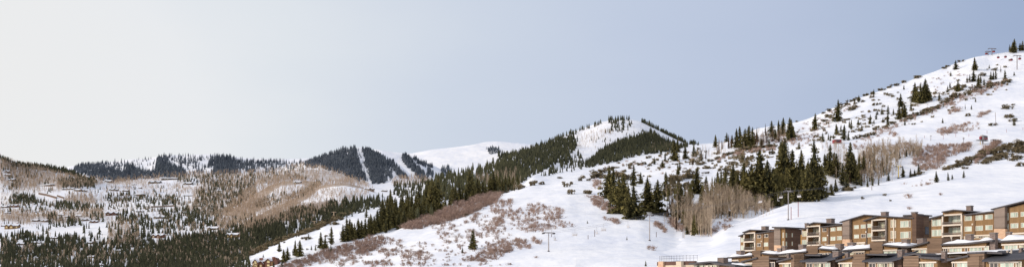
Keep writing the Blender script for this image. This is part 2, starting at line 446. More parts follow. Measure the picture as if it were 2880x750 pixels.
H('ski_hill', 680, 3320, [
    [(680,830,330),(800,815,310),(1200,803,280),(1750,800,258),(1900,800,258),(2000,745,330),(2080,655,425),(2200,610,450),(2400,560,510),(2650,500,560),(2960,450,600)],
    [(680,822,350),(800,802,340),(1000,770,342),(1200,750,330),(1400,742,312),(1600,738,297),(1750,735,286),(1900,735,286),(2000,700,370),(2080,640,440),(2200,592,465),(2400,545,540),(2650,485,585),(2960,440,625)],
    [(680,815,370),(800,790,370),(1000,740,390),(1200,692,400),(1400,662,400),(1600,640,415),(1800,640,415),(1900,655,425),(2000,632,450),(2100,605,480),(2200,580,520),(2400,530,575),(2650,475,615),(2960,432,655)],
    [(680,806,385),(800,768,395),(1000,706,425),(1200,648,465),(1300,612,490),(1400,588,515),(1600,545,560),(1800,525,600),(2000,490,650),(2200,450,680),(2310,418,690),(2400,410,700),(2500,404,700),(2650,396,705),(2960,372,730)],
    [(680,803,392),(800,758,402),(1000,694,440),(1200,629,496),(1300,594,530),(1400,566,560),(1500,530,610),(1600,500,680),(1800,465,770),(2000,440,820),(2130,405,825),(2200,398,820),(2310,392,790),(2400,388,770),(2500,378,770),(2650,358,780),(2960,300,830)],
    crest],
  SNOW, 'broad snowy ski hill rising to the skyline', step=4, ns=260, amp=1.3, lam=38, masks=[(p, .3) for p in BRUSH], seed=59, smooth=6)
# groomed slope above the village
H('ski_slope', 1620, 3320, [
    ground_v(-60, -2.5, 815, 250), ground_v(-30, .6, 790, 262), ground_v(-18, 2.6, 765, 276), ground_v(-7, 6.3, 738, 291), ground_v(10, 9.4, 712, 328),
    [(1620,690,392),(1720,686,396),(1800,682,400),(1850,677,406),(1880,672,406),(1905,669,402),(1923,666,395),(1970,667,400),(2003,663,405),(2043,634,415),(2071,628,420),(2121,612,425),(2185,585,430),(2240,566,440),(2297,553,450),(2353,543,465),(2415,528,480),(2470,517,490),(2496,511,500),(2576,497,510),(2630,484,520),(2700,470,530),(2780,456,545),(2880,440,560),(3000,420,580)]],
  SNOW, 'smooth groomed ski slope above the brown village', step=4, ns=120, amp=.5, lam=30, seed=61)

# one sheet of ground out to the horizon
me = raw_mesh('ground', [(-40000,-20000,-9),(40000,-20000,-9),(40000,50000,-9),(-40000,50000,-9)], [(0,1,2,3)], SNOW_FAR, tint=[0,0,0,0], n=4)
tag(link('ground', me), 'snow covered ground', kind='structure')
# ------------------------------------------------------------------ valley houses: (u, v of the ground line, width px, kind)
HOUSES = [
 ('at the left edge below the brown hill', [(9,584,24,0),(36,582,26,2),(20,600,16,1)]),
 ('on the flank of the brown hill', [(15,484,22,1),(19,494,20,0),(30,508,26,1)]),
 ('on the crest of the plateau', [(128,523,42,3),(182,533,16,0),(196,533,24,1),(215,537,24,0),(233,538,22,1),(302,512,22,0),(318,536,26,1),(351,538,20,0)]),
 ('along the far edge of the plateau', [(432,516,36,1),(475,505,46,3),(526,519,26,0),(376,520,14,1),(392,529,12,0),(526,551,26,3),(617,537,14,0)]),
 ('below the snowy plateau fields', [(385,549,34,3),(392,596,22,1),(446,614,34,1)]),
 ('in the row above the snowfield', [(171,606,16,0),(189,611,18,1),(220,609,16,0),(241,620,26,1),(262,626,24,2),(313,605,36,2),(97,622,22,0),(122,623,26,1)]),
 ('on the lower snowfield', [(31,643,40,4),(8,636,16,0),(149,671,22,0)]),
 ('deep in the dark valley wood', [(58,688,24,0),(100,684,24,1),(250,684,20,0),(330,706,20,1),(255,724,22,0),(282,746,18,1),(100,726,14,1),(400,696,14,0)]),
 ('amid the valley conifers', [(441,668,38,2),(596,646,34,0),(652,668,38,4)]),
 ('behind the tan aspen hills', [(835,515,22,0),(1037,535,30,1),(1080,538,18,0)]),
]
CLEAR = []
for _, l_ in HOUSES:
    for u, v, w_, k in l_: CLEAR.append((u - w_ * .55, u + w_ * .55, v - 3, v + (9 if v > 590 else 6)))
CLEAR += [(100, 182, 545, 566), (425, 485, 578, 590), (700, 782, 720, 760)]
def is_clear(u, v):
    if any(a < u < b and c < v < d for a, b, c, d in CLEAR): return False
    if 740 < u < 1060 and 505 < v < 580 and RNG.random() < .5 and (inpoly(u, v, BARE_A) or inpoly(u, v, BARE_B)): return False
    return True
# ------------------------------------------------------------------ plant materials
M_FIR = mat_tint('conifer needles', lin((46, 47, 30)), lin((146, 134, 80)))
M_FIR_HAZE = mat_tint('hazed conifer needles', lin((44, 54, 68)), lin((108, 114, 120)))  # aerial haze mixed into the needle colours as blue grey
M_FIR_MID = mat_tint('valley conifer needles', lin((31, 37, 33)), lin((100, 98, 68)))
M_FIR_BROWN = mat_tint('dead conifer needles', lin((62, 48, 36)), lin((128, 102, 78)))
M_BARK = mat_plain('conifer bark', lin((78, 62, 50)), .9, .25, 4)
M_ASPEN = mat_tint('aspen bark', lin((112, 94, 78)), lin((220, 198, 170)))
M_ASPEN_FAR = mat_tint('far aspen twigs', lin((136, 116, 98)), lin((214, 190, 164)))
M_TWIG = mat_tint('bare brush twigs', lin((112, 90, 78)), lin((190, 162, 146)))
M_OLIVE = mat_tint('evergreen brush leaves', lin((84, 75, 56)), lin((160, 142, 110)))

# ------------------------------------------------------------------ plant shapes (unit height)
class Shape:
    def __init__(self): self.V, self.T, self.S, self.M = [], [], [], []
    def tri(self, a, b, c, s, m=0):
        n = len(self.V); self.V += [a, b, c]; self.S += list(s) if hasattr(s, '__len__') else [s] * 3
        self.T.append((n, n + 1, n + 2)); self.M.append(m)
    def tube(self, a, b, ra, rb, s, n=4, m=0):
        a, b = Vector(a), Vector(b)
        q = (b - a).to_track_quat('Z', 'Y')
        k = len(self.V)
        for p, r in ((a, ra), (b, rb)):
            for i in range(n):
                t = 2 * math.pi * i / n
                self.V.append(tuple(p + q @ Vector((math.cos(t) * r, math.sin(t) * r, 0)))); self.S.append(s)
        for i in range(n):
            j = (i + 1) % n
            self.T += [(k + i, k + j, k + n + j), (k + i, k + n + j, k + n + i)]; self.M += [m, m]
    def arrays(self):
        return np.array(self.V, np.float32), np.array(self.T, np.int32), np.array(self.S, np.float32), np.array(self.M, np.int32)

def fir_crown(rad=.2, base=.06, nbr=120, full=1.0, seed=0, ragged=.35, pw=.85):
    """drooping whorls of needle sprays around a trunk, height 1"""
    r = random.Random(seed); s = Shape()
    lob = [r.uniform(.62, 1.15) for _ in range(7)]; gapz = [r.uniform(.15, .8) for _ in range(3)]
    for i in range(nbr):
        f = (i + r.random()) / nbr
        f = f ** .9
        z = base + (1 - base) * f
        if r.random() > full: continue
        az = i * 2.39996 + r.uniform(-.4, .4)
        if any(abs(f - g) < .018 for g in gapz) and r.random() < .8: continue
        R0 = rad * ((1 - f) ** pw) * (1 - .45 * max(0, .14 - f) / .14)
        ln = max(.012, R0 * r.uniform(1 - ragged, 1.08) * lob[int((az % 6.283) / 6.284 * 7)])
        droop = r.uniform(.12, .42) * (1 - .7 * f)
        ca, sa = math.cos(az), math.sin(az)
        k = max(3, int(4 + 9 * ln / rad))
        for j in range(k):
            t = (j + r.uniform(.1, 1)) / k
            rr = ln * t
            cx, cy, cz = ca * rr, sa * rr, z - droop * rr + .10 * rr * t
            wd = ln * (.42 * (1 - t) + .2) * r.uniform(.6, 1.2)
            L = ln * r.uniform(.26, .46) + .012
            a2 = az + r.choice((-1, 1)) * r.uniform(.3, 1.15)
            dx, dy = math.cos(a2), math.sin(a2)
            px, py = -dy, dx
            dz = -r.uniform(.05, .5)
            w2 = max(.008, wd * .42)
            sh = .05 + .75 * t ** 1.5 * r.uniform(.55, 1.1) + .12 * f  # shade painted into the tint: dark near the stem, lighter outward
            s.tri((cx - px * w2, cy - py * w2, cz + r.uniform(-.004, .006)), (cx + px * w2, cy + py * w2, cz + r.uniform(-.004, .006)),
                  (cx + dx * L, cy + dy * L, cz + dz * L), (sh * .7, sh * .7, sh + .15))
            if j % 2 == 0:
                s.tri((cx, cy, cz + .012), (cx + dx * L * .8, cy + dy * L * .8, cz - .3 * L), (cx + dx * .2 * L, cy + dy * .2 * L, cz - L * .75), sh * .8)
    # dark heart of the tree: ragged cones added to block light, shade painted in
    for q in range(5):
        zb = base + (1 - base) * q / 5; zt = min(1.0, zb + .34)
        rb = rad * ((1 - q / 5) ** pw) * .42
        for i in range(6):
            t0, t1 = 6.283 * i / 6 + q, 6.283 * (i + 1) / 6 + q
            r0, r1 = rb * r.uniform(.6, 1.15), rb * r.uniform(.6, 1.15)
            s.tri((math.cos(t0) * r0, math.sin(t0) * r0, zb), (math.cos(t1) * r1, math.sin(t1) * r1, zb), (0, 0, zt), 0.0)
    s.tri((-.006, 0, .93), (.006, 0, .93), (0, 0, 1.0), .4); s.tri((0, -.006, .93), (0, .006, .93), (0, 0, 1.0), .4)
    return s.arrays()

def fir_low(rad=.2, layers=6, sides=7, seed=0, trunk=True):
    r = random.Random(seed); s = Shape()
    for q in range(layers):
        f = q / layers
        zb = .05 + .95 * f; zt = min(1.0, zb + 1.55 / layers)
        R0 = rad * (1 - f) ** .85
        t0 = r.random() * 6
        ring = [(R0 * (r.uniform(.85, 1.15) if i % 2 else r.uniform(.45, .75)), t0 + 6.283 * i / (2 * sides), zb - (.02 if i % 2 else -.02) + r.uniform(-.015, .015)) for i in range(2 * sides)]
        for i in range(2 * sides):
            a, b = ring[i], ring[(i + 1) % (2 * sides)]
            sh = .2 + .5 * f + r.uniform(-.1, .2)
            s.tri((a[0] * math.cos(a[1]), a[0] * math.sin(a[1]), a[2]), (b[0] * math.cos(b[1]), b[0] * math.sin(b[1]), b[2]), (r.uniform(-.01, .01), r.uniform(-.01, .01), zt),
                  (.75 * sh if not i % 2 else sh + .25, .75 * sh if i % 2 else sh + .25, .15))
    if trunk: s.tube((0, 0, -.04), (0, 0, .2), .018, .014, .0, 3)
    return s.arrays()

def fir_tiny(rad=.2, seed=0):
    """far conifer: ragged stacked cones"""
    return fir_low(rad, 4, 3, seed, False)

def bare_tree(seed=0, branches=26, sub=2, spread=.16, thick=1.0, start=.3, n=3):
    """leafless aspen: pale stem, upswept branches, height 1"""
    r = random.Random(seed); s = Shape()
    lean = (r.uniform(-.05, .05), r.uniform(-.05, .05))
    pt = lambda t: (lean[0] * t * t, lean[1] * t * t, t)
    for i in range(4):
        a, b = i / 4, (i + 1) / 4
        s.tube((pt(a)[0], pt(a)[1], a - (.03 if i == 0 else 0)), pt(b), .0105 * thick * (1.05 - a), .0105 * thick * (1.05 - b) + .0008, .75 + r.uniform(-.1, .2), n)
    for i in range(branches):
        t = start + (1 - start) * (i + r.random()) / branches
        az = r.uniform(0, 6.283); L = spread * r.uniform(.5, 1.25) * (1.15 - .75 * t)
        p = Vector(pt(t)); d = Vector((math.cos(az), math.sin(az), r.uniform(.5, 1.5))).normalized()
        e = p + d * L * 1.5
        s.tube(p, e, .0042 * thick, .0016 * thick, r.uniform(.25, .7), 3)
        for k in range(sub):
            q = p + (e - p) * r.uniform(.35, .95)
            d2 = (d + Vector((r.uniform(-.8, .8), r.uniform(-.8, .8), r.uniform(0, .7)))).normalized()
            s.tube(q, q + d2 * L * r.uniform(.4, .8), .0024 * thick, .0008 * thick, r.uniform(.0, .5), 3)
    return s.arrays()

def bare_low(seed=0, k=12, spread=.13):
    r = random.Random(seed); s = Shape()
    s.tri((-.012, 0, -.03), (.012, 0, -.03), (0, 0, 1), .9); s.tri((0, -.012, -.03), (0, .012, -.03), (0, 0, 1), .9)
    for i in range(k):
        az = r.uniform(0, 6.283); z = r.uniform(.2, .8); L = spread * r.uniform(.6, 1.2)
        x, y = math.cos(az), math.sin(az)
        wv = r.uniform(.012, .03)
        s.tri((x * L * .15, y * L * .15, z), (x * L * .7 - y * wv, y * L * .7 + x * wv, z + .12), (x * L, y * L, z + r.uniform(.22, .4)), r.uniform(.0, .7))
    return s.arrays()

def brush(seed=0, k=46, spread=.75, wid=.022):
    """leafless bush, height 1: many splayed stems that fork"""
    r = random.Random(seed); s = Shape()
    for i in range(k):
        az = r.uniform(0, 6.283); o = r.uniform(0, spread) ** 1.2
        bx, by = math.cos(az) * o * .5, math.sin(az) * o * .5
        tx, ty = bx + math.cos(az) * o * r.uniform(.2, .8) + r.uniform(-.15, .15), by + math.sin(az) * o * r.uniform(.2, .8) + r.uniform(-.15, .15)
        h = r.uniform(.5, 1.0) * (1 - .3 * o)
        w0 = wid * r.uniform(.7, 1.3); a2 = r.uniform(0, 3.14)
        ax, ay = math.cos(a2) * w0, math.sin(a2) * w0
        mid = ((bx + tx) / 2, (by + ty) / 2, h * .5)
        s.tri((bx - ax, by - ay, -.08), (bx + ax, by + ay, -.08), (tx, ty, h), r.uniform(.1, .6))
        for q in range(3):
            ex, ey, ez = tx + r.uniform(-.3, .3), ty + r.uniform(-.3, .3), h * r.uniform(.75, 1.1)
            s.tri((mid[0] - ay * .7, mid[1] + ax * .7, mid[2]), (mid[0] + ay * .7, mid[1] - ax * .7, mid[2] + .04), (ex, ey, ez), r.uniform(.2, 1.0))
    return s.arrays()

def leafy(seed=0, k=260, lob=5, leaf=.13):
    """evergreen bush: lobed cloud of small leaves over a dark heart, height 1, about 1.6 wide"""
    r = random.Random(seed); s = Shape()
    cs = [(r.uniform(-.75, .75), r.uniform(-.6, .6), r.uniform(.12, .6), r.uniform(.16, .42)) for _ in range(lob + 2)]; lob = len(cs)
    for i in range(k):
        cx, cy, cz, cr = cs[i % lob]
        th, ph = r.uniform(0, 6.283), math.acos(r.uniform(-.5, 1))
        q = cr * r.uniform(.55, 1.08)
        p = Vector((cx + q * math.sin(ph) * math.cos(th), cy + q * math.sin(ph) * math.sin(th), max(-.05, cz + q * math.cos(ph) * .9)))
        d = Vector((r.uniform(-1, 1), r.uniform(-1, 1), r.uniform(-.4, 1))).normalized()
        e = d.orthogonal().normalized() * leaf * r.uniform(.5, 1)
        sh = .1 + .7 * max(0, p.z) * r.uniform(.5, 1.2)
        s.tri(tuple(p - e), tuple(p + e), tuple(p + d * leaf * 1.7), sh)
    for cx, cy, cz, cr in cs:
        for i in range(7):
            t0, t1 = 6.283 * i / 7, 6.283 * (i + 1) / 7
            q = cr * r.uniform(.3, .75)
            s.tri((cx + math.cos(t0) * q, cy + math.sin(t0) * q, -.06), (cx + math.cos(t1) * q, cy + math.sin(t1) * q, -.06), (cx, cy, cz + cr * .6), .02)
    return s.arrays()

def spray(templates, P, hts, wids, rots, tints):
    """join many copies of the templates into one set of arrays"""
    V, T, S = [], [], []
    P = np.asarray(P, np.float32); off = 0
    which = RNG.integers(0, len(templates), len(P))
    for k, (v, t, s, m) in enumerate(templates):
        i = np.nonzero(which == k)[0]
        if not len(i): continue
        c, n = np.cos(rots[i])[:, None], np.sin(rots[i])[:, None]
        h, wd = hts[i][:, None], wids[i][:, None]
        x = (v[:, 0] * c - v[:, 1] * n) * h * wd; y = (v[:, 0] * n + v[:, 1] * c) * h * wd; z = v[:, 2] * h
        vv = np.stack([x, y, z], -1) + P[i][:, None, :]
        tt = t[None] + (np.arange(len(i)) * len(v))[:, None, None] + off
        V.append(vv.reshape(-1, 3)); T.append(tt.reshape(-1, 3)); S.append(np.clip(s[None] * .75 + tints[i][:, None], 0, 1.2).ravel())
        off += len(i) * len(v)
    return np.concatenate(V), np.concatenate(T), np.concatenate(S)

def mass(name, label, templates, pts, mat, wid=(.85, 1.2), tint=(.0, .35)):
    """stuff: nobody could count it"""
    if not pts: return
    P = np.array([p[:3] for p in pts], np.float32); h = np.array([p[3] for p in pts], np.float32)
    n = len(P)
    V, T, S = spray(templates, P, h, RNG.uniform(*wid, n).astype(np.float32), RNG.uniform(0, 6.28, n).astype(np.float32), RNG.uniform(*tint, n).astype(np.float32))
    return tag(link(name, raw_mesh(name, V, T, mat, tint=S)), label, kind='stuff')

def scatter(poly, n, clump=0.0, lam=18.0, seed=0, slack=14):
    """n visible ground points inside a polygon of photo pixels"""
    us, vs = [p[0] for p in poly], [p[1] for p in poly]
    res, tries = [], 0
    while len(res) < n and tries < 60:
        m = max(200, n)
        u = RNG.uniform(min(us), max(us), m); v = RNG.uniform(min(vs), max(vs), m)
        ok = inpoly(u + 7 * fbm(u / 9, v / 9, 3, 71), v + 4 * fbm(u / 9, v / 9, 3, 91), poly) & np.array([is_clear(a, b) for a, b in zip(u, v)])
        if clump: ok &= (fbm(u / lam, v / lam * 1.6, 3, seed + 3) + RNG.uniform(-.35, .35, m)) > (clump * 1.6 - .8)
        for a, b in zip(u[ok], v[ok]):
            p = pick(a, b, slack)
            if p is not None: res.append((p, a, b))
            if len(res) >= n: break
        tries += 1
    return res
# ------------------------------------------------------------------ conifers: survey of the ones one can tell apart
GROVES = {}     # grove phrase -> list of (u, v_base, height px, style)
def grove(name, lst, style='full'):
    GROVES.setdefault(name, []).extend((t[0], t[1], t[2], t[3] if len(t) > 3 else style) for t in lst)

grove('in the stand beside the tallest lift tower', [
 (2019,537,57),(2062,530,68),(2091,548,91),(2116,566,107,'wide'),(2137,573,154,'wide'),(2159,580,132,'wide'),(2173,577,107,'wide'),(2100,562,84,'wide'),(2148,578,100,'wide'),(2186,572,92),(2128,572,86),(2076,548,64),(2218,566,96),(2262,566,88),(2284,566,80),(2244,566,74),(2302,560,96),(2195,534,140,'slim'),(2211,559,168,'slim'),
 (2227,559,140,'slim'),(2204,573,86),(2238,560,95,'slim'),(2252,562,140,'slim'),(2268,566,107,'slim'),(2284,537,85,'slim'),(2295,559,165,'slim'),(2309,530,68,'slim')])
grove('in the dark clump above the front lift towers', [(1711,557,92,'wide'),(1726,567,96),(1740,585,92),(1754,600,113,'wide'),(1769,606,88),(1785,615,97,'wide'),(1822,594,97,'wide'),(1846,601,97,'wide')])
grove('on the bank behind the leafless aspens', [(1781,522,61),(1801,517,34),(1874,551,68),(1898,619,43,'slim'),(1903,651,40,'dead'),(1917,612,90,'slim'),(1958,544,76,'wide'),(1985,533,39,'slim'),(1951,662,61,'slim'),(1933,658,30),(1985,655,34,'slim')])
grove('along the little skyline saddle', [(2013,414,36),(2044,399,27,'wide'),(2060,404,26),(2072,416,56),(2082,416,62,'slim'),(2094,416,55),(2105,412,60),(2117,402,45),(2129,400,30),(2153,388,41,'dead'),(2171,385,46),(2189,378,41,'slim'),(2202,381,51),(2223,395,65),(2230,392,41),(2180,392,30),(2140,406,22),(2163,405,20),(2110,424,30)])
grove('on the middle snowfield', [(1859,435,17),(1871,453,29),(1841,462,22),(1863,472,24,'wide'),(1896,452,60),(1907,428,33),(1927,447,38),(1952,441,36),(1962,436,22),(1972,453,31,'slim'),(1985,453,38,'dead'),(1912,479,26),(1948,468,28,'dead'),(1882,429,14),(1907,491,34),(2087,453,20),(2142,409,20),(2173,433,17),(2194,433,38),(2247,419,22)])
grove('beside the tall aspens', [(2336,495,89,'slim'),(2345,487,60,'slim'),(2393,515,115,'slim'),(2386,511,92,'slim'),(2403,512,79,'slim'),(2369,522,65,'slim'),(2382,536,51),(2327,487,57,'slim'),(2429,488,51,'slim'),(2321,487,55,'slim'),(2412,520,60,'slim'),(2353,500,70,'slim')])
grove('at the foot of the bench below the aspens', [(2325,553,30),(2336,548,32),(2339,549,34),(2324,553,27),(2351,539,38),(2454,522,27,'slim'),(2471,520,18),(2499,508,24),(2485,493,26,'slim'),(2494,490,22,'slim'),(2302,566,26),(2440,525,22)])
grove('above the yellow lift tower', [(2494,464,31,'slim'),(2506,450,29,'slim'),(2519,443,24),(2531,446,22),(2549,440,22,'slim'),(2569,438,28,'slim'),(2559,440,20,'dead'),(2540,498,33),(2560,498,26),(2572,495,20),(2584,484,24)])
grove('standing alone on the groomed slope', [(2634,512,33),(2667,507,24),(2678,504,15),(2710,500,22)])
grove('around the red hut', [(2314,399,27),(2336,396,18),(2353,378,31),(2345,393,16),(2374,395,45,'slim'),(2386,395,26),(2365,372,22,'slim'),(2330,394,20),(2292,366,48),(2356,342,63),(2225,374,40)])
grove('scattered below the hillside clump', [(2423,368,19),(2394,364,28,'slim'),(2389,358,21),(2414,352,18,'slim'),(2446,349,22),(2458,349,14,'slim'),(2447,348,27,'slim'),(2464,336,24),(2497,353,37,'slim'),(2498,321,26),(2513,324,19,'slim'),(2528,336,40),(2538,330,34),(2545,331,40),(2545,352,17),(2480,322,20),(2533,301,39),(2562,311,26),(2483,345,16),(2468,323,14)])
grove('in the tall hillside clump', [(2572,287,56),(2580,289,46),(2589,292,59),(2596,290,50),(2602,287,66),(2608,280,44),(2614,282,32)])
grove('high on the right hillside', [(2641,284,25),(2665,260,20),(2672,248,18),(2742,198,37),(2738,230,34),(2727,228,20,'slim'),(2720,233,18,'slim'),(2688,196,27,'wide'),(2694,258,34),(2752,244,34),(2758,234,22),(2786,225,24),(2793,224,24),(2801,223,28,'slim'),(2827,220,25),(2815,206,22,'dead'),(2744,287,14),(2715,309,18,'dead'),(2651,346,15),(2852,353,22),(2852,213,12),(2782,193,12),(2768,240,20),(2732,308,14),(2674,215,14)])
grove('on the very top of the right skyline', [(2840,144,22),(2852,149,40),(2848,147,30),(2867,141,22),(2877,142,28),(2872,142,22)])
grove('along the right skyline ridge', [(2415,287,20),(2457,267,17),(2542,252,14),(2404,291,14),(2437,270,10),(2383,294,16),(2361,303,12)])
grove('alone on the brushy front slope', [(1332,700,58,'wide'),(1301,711,18),(1447,536,16),(1656,466,12),(1763,674,12),(1816,747,16),(1652,627,8)])
grove('beside the stone house', [(785,707,31),(798,737,38),(809,730,37),(830,718,45),(844,720,47,'wide'),(741,727,14),(722,748,26),(702,750,22),(712,752,20),(770,752,20),(793,754,24)])
grove('on the spur above the stone house', [(902,699,48,'slim'),(914,700,36),(932,687,51,'slim'),(931,710,25),(955,704,17),(887,703,18),(876,702,14),(868,671,16),(1030,611,28)])
grove('in the grove beside the mauve brush', [(965,679,50),(976,677,66),(983,673,59),(990,675,52),(997,673,47),(1009,670,57),(1016,668,50),(1027,665,53),(1036,662,56),(1044,659,59),(1053,657,52),(1062,653,65),(1069,650,60),(1076,648,85),(1083,647,66),(1091,645,76),(1100,641,62),(1108,640,44),(1118,634,30),(1132,620,41),(1124,626,48)])
grove('in the long stand climbing the spur', [(1146,617,62),(1159,613,66),(1170,607,62,'slim'),(1178,604,50),(1185,613,46),(1192,600,58,'slim'),(1203,610,52),(1219,597,95),(1226,597,80),(1231,597,102),(1239,597,26),(1252,590,34),(1265,581,38),(1274,570,46),(1282,574,52),(1293,571,62),(1301,568,44),(1311,571,42),(1321,558,84,'slim'),(1329,556,60),(1250,551,35,'slim'),(1336,554,28),(1342,548,48),(1351,548,40),(1359,551,45),(1367,549,30),(1388,545,66),(1396,543,54),(1404,540,46),(1378,546,52),(1412,538,36),(1422,534,42),(1434,532,38),(1445,528,34),(1456,520,30)])

# forests, as photo polygons: (polygon, count, height range px, clumpiness)
FOREST_SPUR = [  # green forest at the foot of the cone shaped peak
 (c2((880,235),(960,205),(1040,178),(1140,158),(1200,135),(1306,110),(1306,270),(1220,285),(1100,270),(960,275),(900,265)), 560, (14,27), .15),
 (c3((-10,240),(150,225),(190,260),(100,310),(60,345),(0,355)), 170, (15,27), 0),
 (c2((620,352),(700,335),(760,330),(830,300),(900,262),(960,280),(900,400),(780,430),(700,440),(640,420)), 60, (30,55), .45),
 (cP((0,440),(60,440),(170,470),(300,560),(120,640),(0,671)), 34, (35,60), .3),
 (cP((440,250),(520,260),(700,290),(760,300),(700,380),(520,430),(420,380)), 46, (22,44), .5),
]
FOREST_VALLEY = [  # the dark wood that fills the bottom left
 (c1((0,500),(100,480),(200,512),(300,500),(380,505),(480,525),(560,530),(640,520),(700,500),(780,495),(860,470),(900,480),(1000,500),(1342,470),(1342,730),(0,730)), 2700, (12,25), .28),
 (c2((0,440),(60,430),(120,400),(200,372),(250,360),(330,370),(380,330),(420,340),(500,310),(620,320),(640,345),(520,372),(300,462),(100,540),(0,580)), 760, (12,24), .22),
 (cO((200,470),(420,400),(700,330),(980,300),(1300,260),(1640,180),(1640,330),(1300,480),(1000,640),(600,760),(0,760),(0,500)), 950, (16,29), .12),
 (c1((960,430),(1100,435),(1342,395),(1342,480),(1100,480),(880,470)), 240, (11,19), .2),
]
FOREST_VALLEY.append((c1((0,560),(300,540),(600,560),(900,520),(1342,480),(1342,740),(0,740)), 1500, (13,27), .06))
FOREST_PLATEAU = [
 (c1((1040,262),(1110,245),(1200,262),(1290,270),(1280,330),(1180,385),(1100,400),(1000,370),(1010,330)), 482, (9,16), .05),
 (c1((830,370),(960,350),(1110,395),(1190,390),(1100,440),(960,440),(870,475),(840,450)), 299, (11,19), .15),
 (c1((640,375),(700,380),(820,420),(860,460),(800,480),(700,430),(630,440),(600,420)), 172, (11,20), .1),
 (c1((555,288),(680,276),(760,292),(900,290),(1000,305),(960,335),(840,345),(740,318),(560,316)), 218, (8,14), .35),
 (c1((925,197),(1100,186),(1342,182),(1342,235),(1200,250),(1040,240),(930,220)), 379, (8,12), .12),
 (c1((1100,240),(1342,225),(1342,290),(1290,320),(1200,262)), 184, (8,13), .35),
 (c1((240,335),(330,325),(420,335),(545,345),(545,372),(400,370),(240,362)), 195, (9,17), .2),
 (c1((48,300),(120,285),(245,300),(240,345),(120,340),(50,340)), 161, (9,17), .15),
 (c1((250,390),(380,395),(545,390),(545,425),(440,440),(300,455),(250,440)), 103, (12,22), .3),
 (c1((560,310),(1000,320),(1000,365),(700,380),(560,370)), 138, (8,15), .45),
 (c1((560,440),(760,450),(760,540),(560,540)), 69, (15,29), .35),
 (c1((0,330),(250,360),(250,400),(0,390)), 57, (8,17), .5),
 (c2((0,190),(240,155),(260,225),(100,225),(0,255)), 149, (7,11), .4),
 (c1((120,465),(540,440),(540,520),(120,510)), 25, (14,26), .6),
 (c2((700,240),(840,228),(900,240),(860,330),(760,320),(700,290)), 195, (12,19), .1),
 (c2((370,390),(460,330),(560,330),(640,300),(700,300),(700,345),(560,380),(420,420)), 138, (12,22), .2),
 (c2((0,345),(60,312),(240,278),(330,232),(340,248),(250,310),(60,355),(0,370)), 149, (8,14), .15),
 (c2((250,270),(300,240),(345,225),(300,262)), 34, (8,13), .1),
 (c2((320,390),(400,350),(560,330),(560,360),(420,400),(340,420)), 69, (14,24), .2),
]
FOREST_PLATEAU.append((c1((0,250),(560,250),(1000,240),(1040,330),(1000,430),(560,440),(0,470)), 299, (7,13), .45))
FOREST_FAR = [   # far mountain woods, slate toned by painted haze
 (c1((375,150),(430,132),(520,128),(560,150),(640,168),(690,130),(720,152),(760,172),(815,165),(830,100),(870,84),(885,125),(960,152),(985,188),(700,205),(560,222),(480,192),(400,170)), 1215, (11,18), .06),
 (c1((520,128),(620,118),(700,112),(650,165),(560,150)), 81, (7,12), .3),
 (c1((880,84),(1000,82),(1040,90),(990,150),(900,110)), 94, (7,13), .35),
 (c1((1000,150),(1040,84),(1060,84),(1040,150)), 40, (8,13), .2),
 (c1((1120,88),(1190,86),(1225,100),(1240,175),(1110,178),(1125,130),(1085,128)), 445, (11,18), 0),
 (c1((1225,100),(1342,108),(1342,170),(1240,175)), 162, (9,15), .3),
 (c1((1000,180),(1060,140),(1110,120),(1060,180)), 33, (8,12), .3),
 (c2((0,125),(270,122),(250,150),(200,165),(0,190)), 202, (8,14), .35),
 (c2((240,140),(300,118),(350,100),(400,84),(440,72),(503,60),(512,80),(561,226),(555,238),(440,192),(330,155),(270,160)), 1215, (11,18), 0),
 (c2((538,62),(600,82),(650,108),(700,140),(785,217),(735,212),(690,150),(640,150),(660,235),(596,240),(584,215)), 1215, (11,18), 0),
 (c2((640,150),(690,150),(700,212),(660,230)), 81, (10,16), .35),
 (c2((740,96),(765,98),(800,130),(880,218),(830,215),(790,170),(745,130)), 351, (10,16), 0),
 (c2((790,110),(900,150),(915,165),(880,160),(820,140)), 81, (8,14), .15),
 (c2((870,160),(910,190),(900,215),(870,205)), 54, (9,15), .2),
 (c2((945,165),(990,150),(990,200),(945,205)), 54, (9,15), .2),
 (c2((1175,68),(1190,54),(1240,58),(1258,82),(1200,92)), 81, (7,11), .05),
]
FOREST_FAR += [(c1((390,135),(640,112),(830,95),(1000,85),(1342,105),(1342,170),(1000,185),(700,200),(400,185)), 260, (6, 13), .42), (c2((240,130),(500,60),(640,90),(780,200),(600,240),(270,160)), 120, (7, 15), .3)]
FOREST_PEAK = [  # dark wood on the cone shaped peak
 (c3((0,262),(0,205),(60,198),(130,180),(200,162),(250,138),(330,128),(345,145),(320,180),(290,225),(240,240),(180,275),(100,300),(0,330)), 1500, (12,20), .0),
 (c3((350,250),(420,196),(500,148),(600,124),(640,104),(680,138),(740,160),(780,172),(740,182),(600,200),(480,232),(380,252)), 1450, (12,20), .0),
 (c3((585,46),(640,66),(700,94),(780,130),(850,158),(820,160),(700,102),(620,64)), 250, (6,18), .1),
 (c3((465,48),(555,46),(572,72),(540,104),(440,114),(470,84)), 70, (11,18), .25),
 (c3((135,172),(250,128),(350,92),(440,62),(440,70),(350,102),(250,138),(140,182)), 70, (10,17), .1),
 (c3((285,225),(345,195),(380,240),(340,262),(240,285),(180,290),(240,245)), 110, (12,20), .2),
 (c3((660,120),(800,160),(790,175),(660,160)), 60, (11,18), .4),
 (c3((380,140),(620,95),(600,120),(420,180)), 24, (7,11), .5),
]
